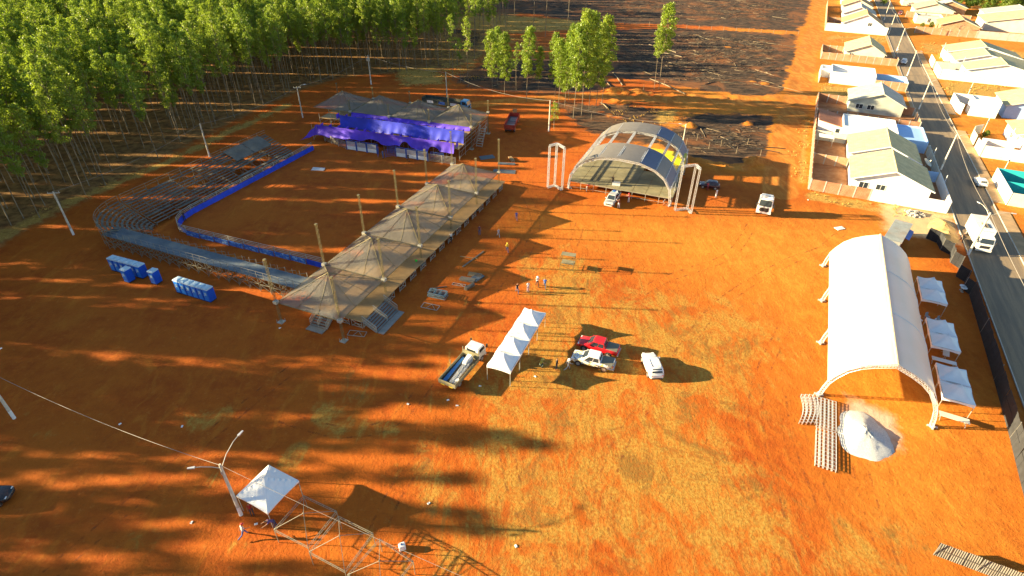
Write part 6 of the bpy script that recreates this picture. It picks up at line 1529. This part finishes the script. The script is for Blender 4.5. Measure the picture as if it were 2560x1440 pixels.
# thin out the opening plantation, then clear gaps that let sunlight through
def topx(P, z=0.):
    d = np.column_stack([P, np.full(len(P), z)])-np.array([0,0,HC]); zz = d@np.array(CF)
    return 1280+F*(d@np.array(CA))/zz, 720-F*(d@np.array(CB))/zz, zz
bx_, by_, bz_ = topx(FP)
keep = ~((bx_ > 1000) & (by_ < 240) & (bz_ > 60) & (rng.random(len(FP)) < np.clip((bx_-1000)/220,0,.86)))
keep &= ~((FP[:,1] < 78) & ((FP[:,0] < -150) | (rng.random(len(FP)) < .20)))  # unseen belt narrowed and thinned for dappled sun on the ground
keep &= ~((FP[:,1] > 84) & (FP[:,1] < 165) & (FP[:,0] > -170) & (rng.random(len(FP)) < .2))  # thinned so that sun reaches the canopies behind the arena
keep &= ~((FP[:,1] > 29) & (FP[:,1] < 42) & (rng.random(len(FP)) < .62))  # gap cleared in unseen trees so sun reaches the single gazebo
FP = FP[keep]
cx_, cy_, cz_ = topx(FP, 14.)
vis = (cz_ > 5) & (cx_ > -60) & (cx_ < 2600) & (cy_ > -90) & (cy_ < 1440)
dist = np.where(vis, np.hypot(np.hypot(FP[:,0],FP[:,1]),30), 1e9); order = np.argsort(dist); near = set(order[:262].tolist())
def add_tree(p, h, kind, i, rz, label, group, name='eucalyptus_tree', base_h=20.):
    tm, cm = kind[i]
    t = thing(name, label, 'tree', p, rz, group); s = h/base_h; t.scale = (s*1.02, s*1.02, s)
    inst('trunk', tm, t); inst('crown', cm, t); return t
hs = 20.5*(1+.10*rng.normal(0,1,len(FP)).clip(-2,1.6))
pid = rng.integers(0,6,len(FP)); rz_ = rng.random(len(FP))*6.283
for i in sorted(near):
    add_tree((FP[i,0],FP[i,1],-.05), hs[i], PROT, pid[i], rz_[i], 'slender plantation eucalyptus with mop of green leaves at the forest edge', 'plantation eucalyptus nearest the arena')
rest = np.array([i for i in range(len(FP)) if i not in near])
pc = bpy.data.collections.new('forest_tree_kinds')
for k,(tm,cm) in enumerate(PROT):
    b = MB(); me_ = bpy.data.meshes.new('forest_tree_%d' % k)
    import bmesh
    bm = bmesh.new(); bm.from_mesh(tm); n0 = len(bm.faces); bm.from_mesh(cm); bm.faces.ensure_lookup_table()
    for f_ in bm.faces[n0:]: f_.material_index = 1
    bm.to_mesh(me_); bm.free(); me_.materials.append(M_bark); me_.materials.append(M_leaf)
    pc.objects.link(bpy.data.objects.new('forest_tree_kind_%d' % k, me_))
me_ = bpy.data.meshes.new('eucalyptus_plantation'); me_.from_pydata([(FP[i,0],FP[i,1],-.05) for i in rest], [], [])
for nm, arr, ty in (('tsc',hs[rest]/20.,'FLOAT'),('trz',rz_[rest],'FLOAT'),('tid',pid[rest],'INT')):
    at = me_.attributes.new(nm, ty, 'POINT'); at.data.foreach_set('value', arr.astype(np.int32 if ty == 'INT' else np.float32))
fo = bpy.data.objects.new('eucalyptus_plantation', me_); col.objects.link(fo)
tag(fo, 'deep plantation of green eucalyptus rows behind the forest edge', 'forest', kind='stuff')
ng = bpy.data.node_groups.new('plantation','GeometryNodeTree')
ng.interface.new_socket('Geometry', in_out='INPUT', socket_type='NodeSocketGeometry'); ng.interface.new_socket('Geometry', in_out='OUTPUT', socket_type='NodeSocketGeometry')
gi, go = ng.nodes.new('NodeGroupInput'), ng.nodes.new('NodeGroupOutput')
ci = ng.nodes.new('GeometryNodeCollectionInfo'); ci.inputs['Collection'].default_value = pc; ci.inputs['Separate Children'].default_value = True; ci.inputs['Reset Children'].default_value = True
ip = ng.nodes.new('GeometryNodeInstanceOnPoints'); ip.inputs['Pick Instance'].default_value = True
def na(nm, ty):
    a = ng.nodes.new('GeometryNodeInputNamedAttribute'); a.data_type = ty; a.inputs[0].default_value = nm; return a.outputs[0]
cb = ng.nodes.new('ShaderNodeCombineXYZ'); cs = ng.nodes.new('ShaderNodeCombineXYZ')
L = ng.links.new
L(gi.outputs[0], ip.inputs['Points']); L(ci.outputs[0], ip.inputs['Instance']); L(na('tid','INT'), ip.inputs['Instance Index']); L(na('trz','FLOAT'), cb.inputs[2])
sv_ = na('tsc','FLOAT'); [L(sv_, cs.inputs[k]) for k in range(3)]
L(cb.outputs[0], ip.inputs['Rotation']); L(cs.outputs[0], ip.inputs['Scale']); L(ip.outputs[0], go.inputs[0])
fo.modifiers.new('plantation','NODES').node_group = ng
# ---- single trees around the clearing
def hgt(base, top_y):
    p = G(*base); lo, hi = 1., 40.
    for _ in range(30):
        m = (lo+hi)/2; q = Vector((p.x,p.y,m))-Vector((0,0,HC)); y = 720-F*q.dot(CB)/q.dot(CF)
        if y > top_y: lo = m
        else: hi = m
    return lo
SOL = [(1231,234,76),(1244,211,70),(1262,238,84),(1317,254,70),(1387,242,84),(1395,279,100),(1412,268,110),(1434,295,60),(1452,289,30),(1470,281,36),(1489,270,62),(1504,262,42),(1420,250,64),(1170,219,44),(1133,195,40),(1152,208,96),(1290,226,110),(1345,236,120)]
for k,(x,y,ty) in enumerate(SOL):
    add_tree(G(x,y), hgt((x,y),ty), PSOL if k not in (13,14,15,16) else PTHIN*2, k%4, k*1.3, 'tall loose crowned eucalyptus left standing between purple boxes and stage', 'tall eucalyptus in the clearing', base_h=22. if k not in (13,14,15,16) else 17.)
for k,(x,y,ty) in enumerate(((1634,226,70),(1646,222,12))):
    add_tree(G(x,y), hgt((x,y),ty), PLONE, k, 2.+k, ('shorter','taller')[k]+' of the lone pair of eucalyptus standing on burnt ground', 'lone pair of eucalyptus', base_h=22.)
PS = [make_tree(400, 6., 1.3, .35, 12, 40, .3)]
add_tree(G(1385,322), 5.8, PS, 0, 1., 'small leafy sapling beside the white based post', 'saplings', base_h=6.)
for k,(x,y,ty) in enumerate(((1363,92,-10),(1334,70,-20),(1248,50,-40),(1208,62,-40),(1463,40,-60),(1420,52,-70))):
    h = 16.+k; t = thing('leafless_eucalyptus', 'bare pale eucalyptus trunk standing on scorched ground', 'tree', G(x,y), k, 'bare trunks on scorched ground')
    MB().pipe([(0,0,0),(.1,.05,h*.5),(.25,-.1,h)],[.13,.09,.03],6).build('trunk', M_bark, t)
    b = MB(); rr = random.Random(k); [b.pipe([(.1,.0,h*q),(.1+rr.uniform(-1,1),rr.uniform(-1,1),h*q+.9)],[.03,.012],4) for q in (.6,.68,.75,.82,.9)]; b.build('twigs', M_bark, t)
# bushy trees at the far end of the street and garden shrubs
PB = [make_tree(500+i, 7., 3.2, .2, 30, 70, .5) for i in range(3)]
for p in PB: p[1].materials.clear(); p[1].materials.append(M_leaf2)
kb_ = 0
for u in range(3):
    for v in range(7):
        kb_ += 1; add_tree(fS(280+9*u+rng.uniform(-3,3), 33+8*v+rng.uniform(-3,3)), rng.uniform(6,9), PB, kb_%3, kb_, 'round bushy green tree in the far grove behind the houses', 'far bushy trees', 'bushy_tree', 7.)
for k,(u,v,h,l) in enumerate(((215,14,2.4,'low green bush beside the unfinished brick yard'),(217,17.5,2.8,'taller green bush behind the unfinished brick yard'),(68,12.6,1.8,'green garden shrub in the palm bed'),(70.2,13.4,1.4,'small garden shrub at the palm bed corner'),(278,3,5.,'green street tree at the far road end'),(108,25,1.8,'dry green bush in the grass lot'))):
    add_tree(fS(u,v), h, PB, k%3, k, l, 'garden shrubs', 'shrub', 7.)
t = thing('bare_tree', 'leafless dark tree against the unfinished brick gable', 'tree', fS(209.5,27), 0)
b = MB(); b.pipe([(0,0,0),(.1,0,1.2)],[.14,.1],6); b.build('trunk', M_char, t)
rr = random.Random(8); b = MB(); [b.pipe([(.1,0,1.1),(.1+rr.uniform(-1.6,1.6)*.5,rr.uniform(-1,1),2.4+rr.random()),(.1+rr.uniform(-2.2,2.2),rr.uniform(-1.6,1.6),4.2+rr.random())],[.08,.05,.02],5) for _ in range(6)]; b.build('branches', M_char, t)
# ---- fallen logs and stakes
lr = random.Random(21); lm = [MB().pipe([(0,0,.1),(L*.5,lr.uniform(-.2,.2),.1),(L,0,.08)],[.085,.065,.035],5).mesh('log', M_log) for L in (3.,4.5,6.,8.)] 
lmc = [MB().pipe([(0,0,.12),(L,0,.1)],[.12,.07],6).mesh('log', M_char) for L in (3.,5.)]
BP = [wpoly(p) for p in ([(1510,80),(1700,78),(1960,92),(1950,220),(1740,212),(1560,188),(1460,150)], [(1280,0),(2000,0),(1960,55),(1500,52)], [(1220,172),(1400,150),(1500,200),(1400,228),(1230,215)], [(1680,320),(1930,300),(1900,390),(1720,385)])]
for pi, n in ((0,90),(1,56),(2,12),(3,8)):
    poly = BP[pi]; lo, hi = poly.min(0), poly.max(0); k = 0
    while k < n:
        q = np.array([[lr.uniform(lo[0],hi[0]), lr.uniform(lo[1],hi[1])]])
        if not inpoly(q, poly)[0]: continue
        k += 1; ch = lr.random() < .3
        o = bpy.data.objects.new('fallen_log', lr.choice(lmc if ch else lm)); col.objects.link(o); o.location = (q[0,0],q[0,1],0); o.rotation_euler = (0,0,R(lr.gauss(-14,30)))
        tag(o, 'charred dark log lying on the burnt field' if ch else 'bleached pale log lying on the burnt field', 'log', 'charred logs' if ch else 'pale logs')
for x0,y0,x1,y1,l in ((1620,196,1713,236,'longest white log lying below the lone pair of eucalyptus'),(1532,182,1556,214,'pale log leaning on the spoil heap by the tall trees'),(1516,206,1532,226,'short pale log propped at the spoil heap'),(1622,112,1690,132,'bent pale log near crown of the lone pair'),(1640,130,1704,143,'grey log across the burnt field centre'),(1502,258,1519,272,'short log at foot of the tall trees')):
    p, q = G(x0,y0), G(x1,y1); o = MB().pipe([p+Vector((0,0,.15)), p.lerp(q,.5)+Vector((0,0,.3)), q+Vector((0,0,.12))],[.09,.13,.16],7).build('fallen_log', M_log); tag(o, l, 'log')
for k,(x,y) in enumerate(((1715,362),(1742,352),(1772,372),(1802,366),(1840,384),(1868,362),(1694,350),(1756,380),(1900,392),(1478,300),(1420,284),(1660,214),(1608,226),(1700,350))):
    t = thing('fence_stake', 'thin wooden fence stake standing in burnt ground', 'stake', G(x,y), k, 'fence stakes behind the stage'); MB().pipe([(0,0,-.1),(.05,.02,1.6)],[.06,.05],6).build('stake', M_log, t)
for k in range(16):
    x = 1530+k*31; t = thing('fence_stake', 'thin wooden stake in the fence line across the burnt field', 'stake', G(x,60+k*1.9), k, 'fence stakes across the burnt field'); MB().pipe([(0,0,-.1),(.05,.02,1.7)],[.08,.07],6).build('stake', M_log, t)
# ---- slash: twigs and bark strewn over the burnt field (uncountable)
sl = [MB(), MB()]; sr = random.Random(31)
for poly, n in ((BP[0],5200),(BP[1],2600),(BP[2],700),(BP[3],1300)):
    lo, hi = poly.min(0), poly.max(0); pts_ = np.column_stack([rng.uniform(lo[0],hi[0],n*2), rng.uniform(lo[1],hi[1],n*2)]); pts_ = pts_[inpoly(pts_, poly)]; ed = np.min([seg_d(pts_, poly[q], poly[(q+1)%len(poly)]) for q in range(len(poly))], 0); pts_ = pts_[(rng.random(len(pts_)) < np.clip(ed/9,.05,1)) & (np.sin(pts_[:,0]*.31+np.sin(pts_[:,1]*.2)*2)*np.sin(pts_[:,1]*.27+np.sin(pts_[:,0]*.17)*2) > rng.uniform(-1.1,.35,len(pts_)))][:n]
    for x, y in pts_:
        a = R(sr.gauss(-10,45)); L2 = sr.uniform(.5,2.6); d = Vector((cos(a),sin(a),0))*L2; p = Vector((x,y,.03))
        sl[0 if sr.random() < .66 else 1].bar(p, p+d+Vector((0,0,sr.uniform(0,.25))), sr.uniform(.03,.075), caps=False)
for b_, m_, l_ in ((sl[0], M_char, 'charred twigs and bark strewn over the burnt field'), (sl[1], M_slash, 'brown twigs and bark strewn over the burnt field')):
    tag(b_.build('logging_slash', m_), l_, 'debris', kind='stuff')
# ---- dry grass tufts (uncountable)
cand = np.where(straw > .45)[0]; wgt = []
gr = MB(); gr2 = random.Random(4); tot = 0
ax = np.gradient(gx); ay = np.gradient(gy); area = (ax[None,:]*ay[:,None]).ravel()
for i in cand:
    if PX[i,1] > 360 or abs(PX[i,0]) > 330: continue
    n = min(9, np.random.poisson(area[i]*1.5)); 
    for _ in range(n):
        x = PX[i,0]+gr2.uniform(-.5,.5)*ax[i%nx]; y = PX[i,1]+gr2.uniform(-.5,.5)*ay[i//nx]
        if math.sin(x*.55+1.3*math.sin(y*.23))*math.sin(y*.47+1.1*math.sin(x*.31)) < gr2.uniform(-.25,.45): continue
        s = gr2.uniform(.16,.40)
        for _k in range(6):
            a = gr2.random()*6.28; d = Vector((cos(a),sin(a),0)); w_ = Vector((-d.y,d.x,0))*s*.12; p = Vector((x,y,-.02))
            gr.add([p-w_+d*.05, p+w_+d*.05, p+d*s*.7+Vector((0,0,s*gr2.uniform(.5,1.)))+w_*.4, p+d*s*.55+Vector((0,0,s*.9))-w_*.5], [(0,1,2,3)])
o = gr.build('dry_grass', M_straw); tag(o, 'tufts of tall dry yellow grass along forest edge and lots', 'grass', kind='stuff')
# litter
for k,(x,y) in enumerate(((1143,1014),(1072,1258),(479,1306),(1290,1365),(1010,1372),(640,1310),(300,1060),(455,1066),(1338,941),(1200,965),(700,820),(2020,500),(905,770),(1020,1010),(1120,1000))):
    t = thing('litter_scrap', 'small pale scrap of litter on the bare soil', 'litter', G(x,y), k*.7, 'scraps of litter on the soil')
    MB().hexa([(-.16,-.1,0),(.16,-.09,0),(.15,.1,0),(-.14,.11,0)],[(-.1,-.08,.05),(.12,-.05,.09),(.1,.07,.04),(-.12,.08,.08)]).build('scrap', M_wwall, t)
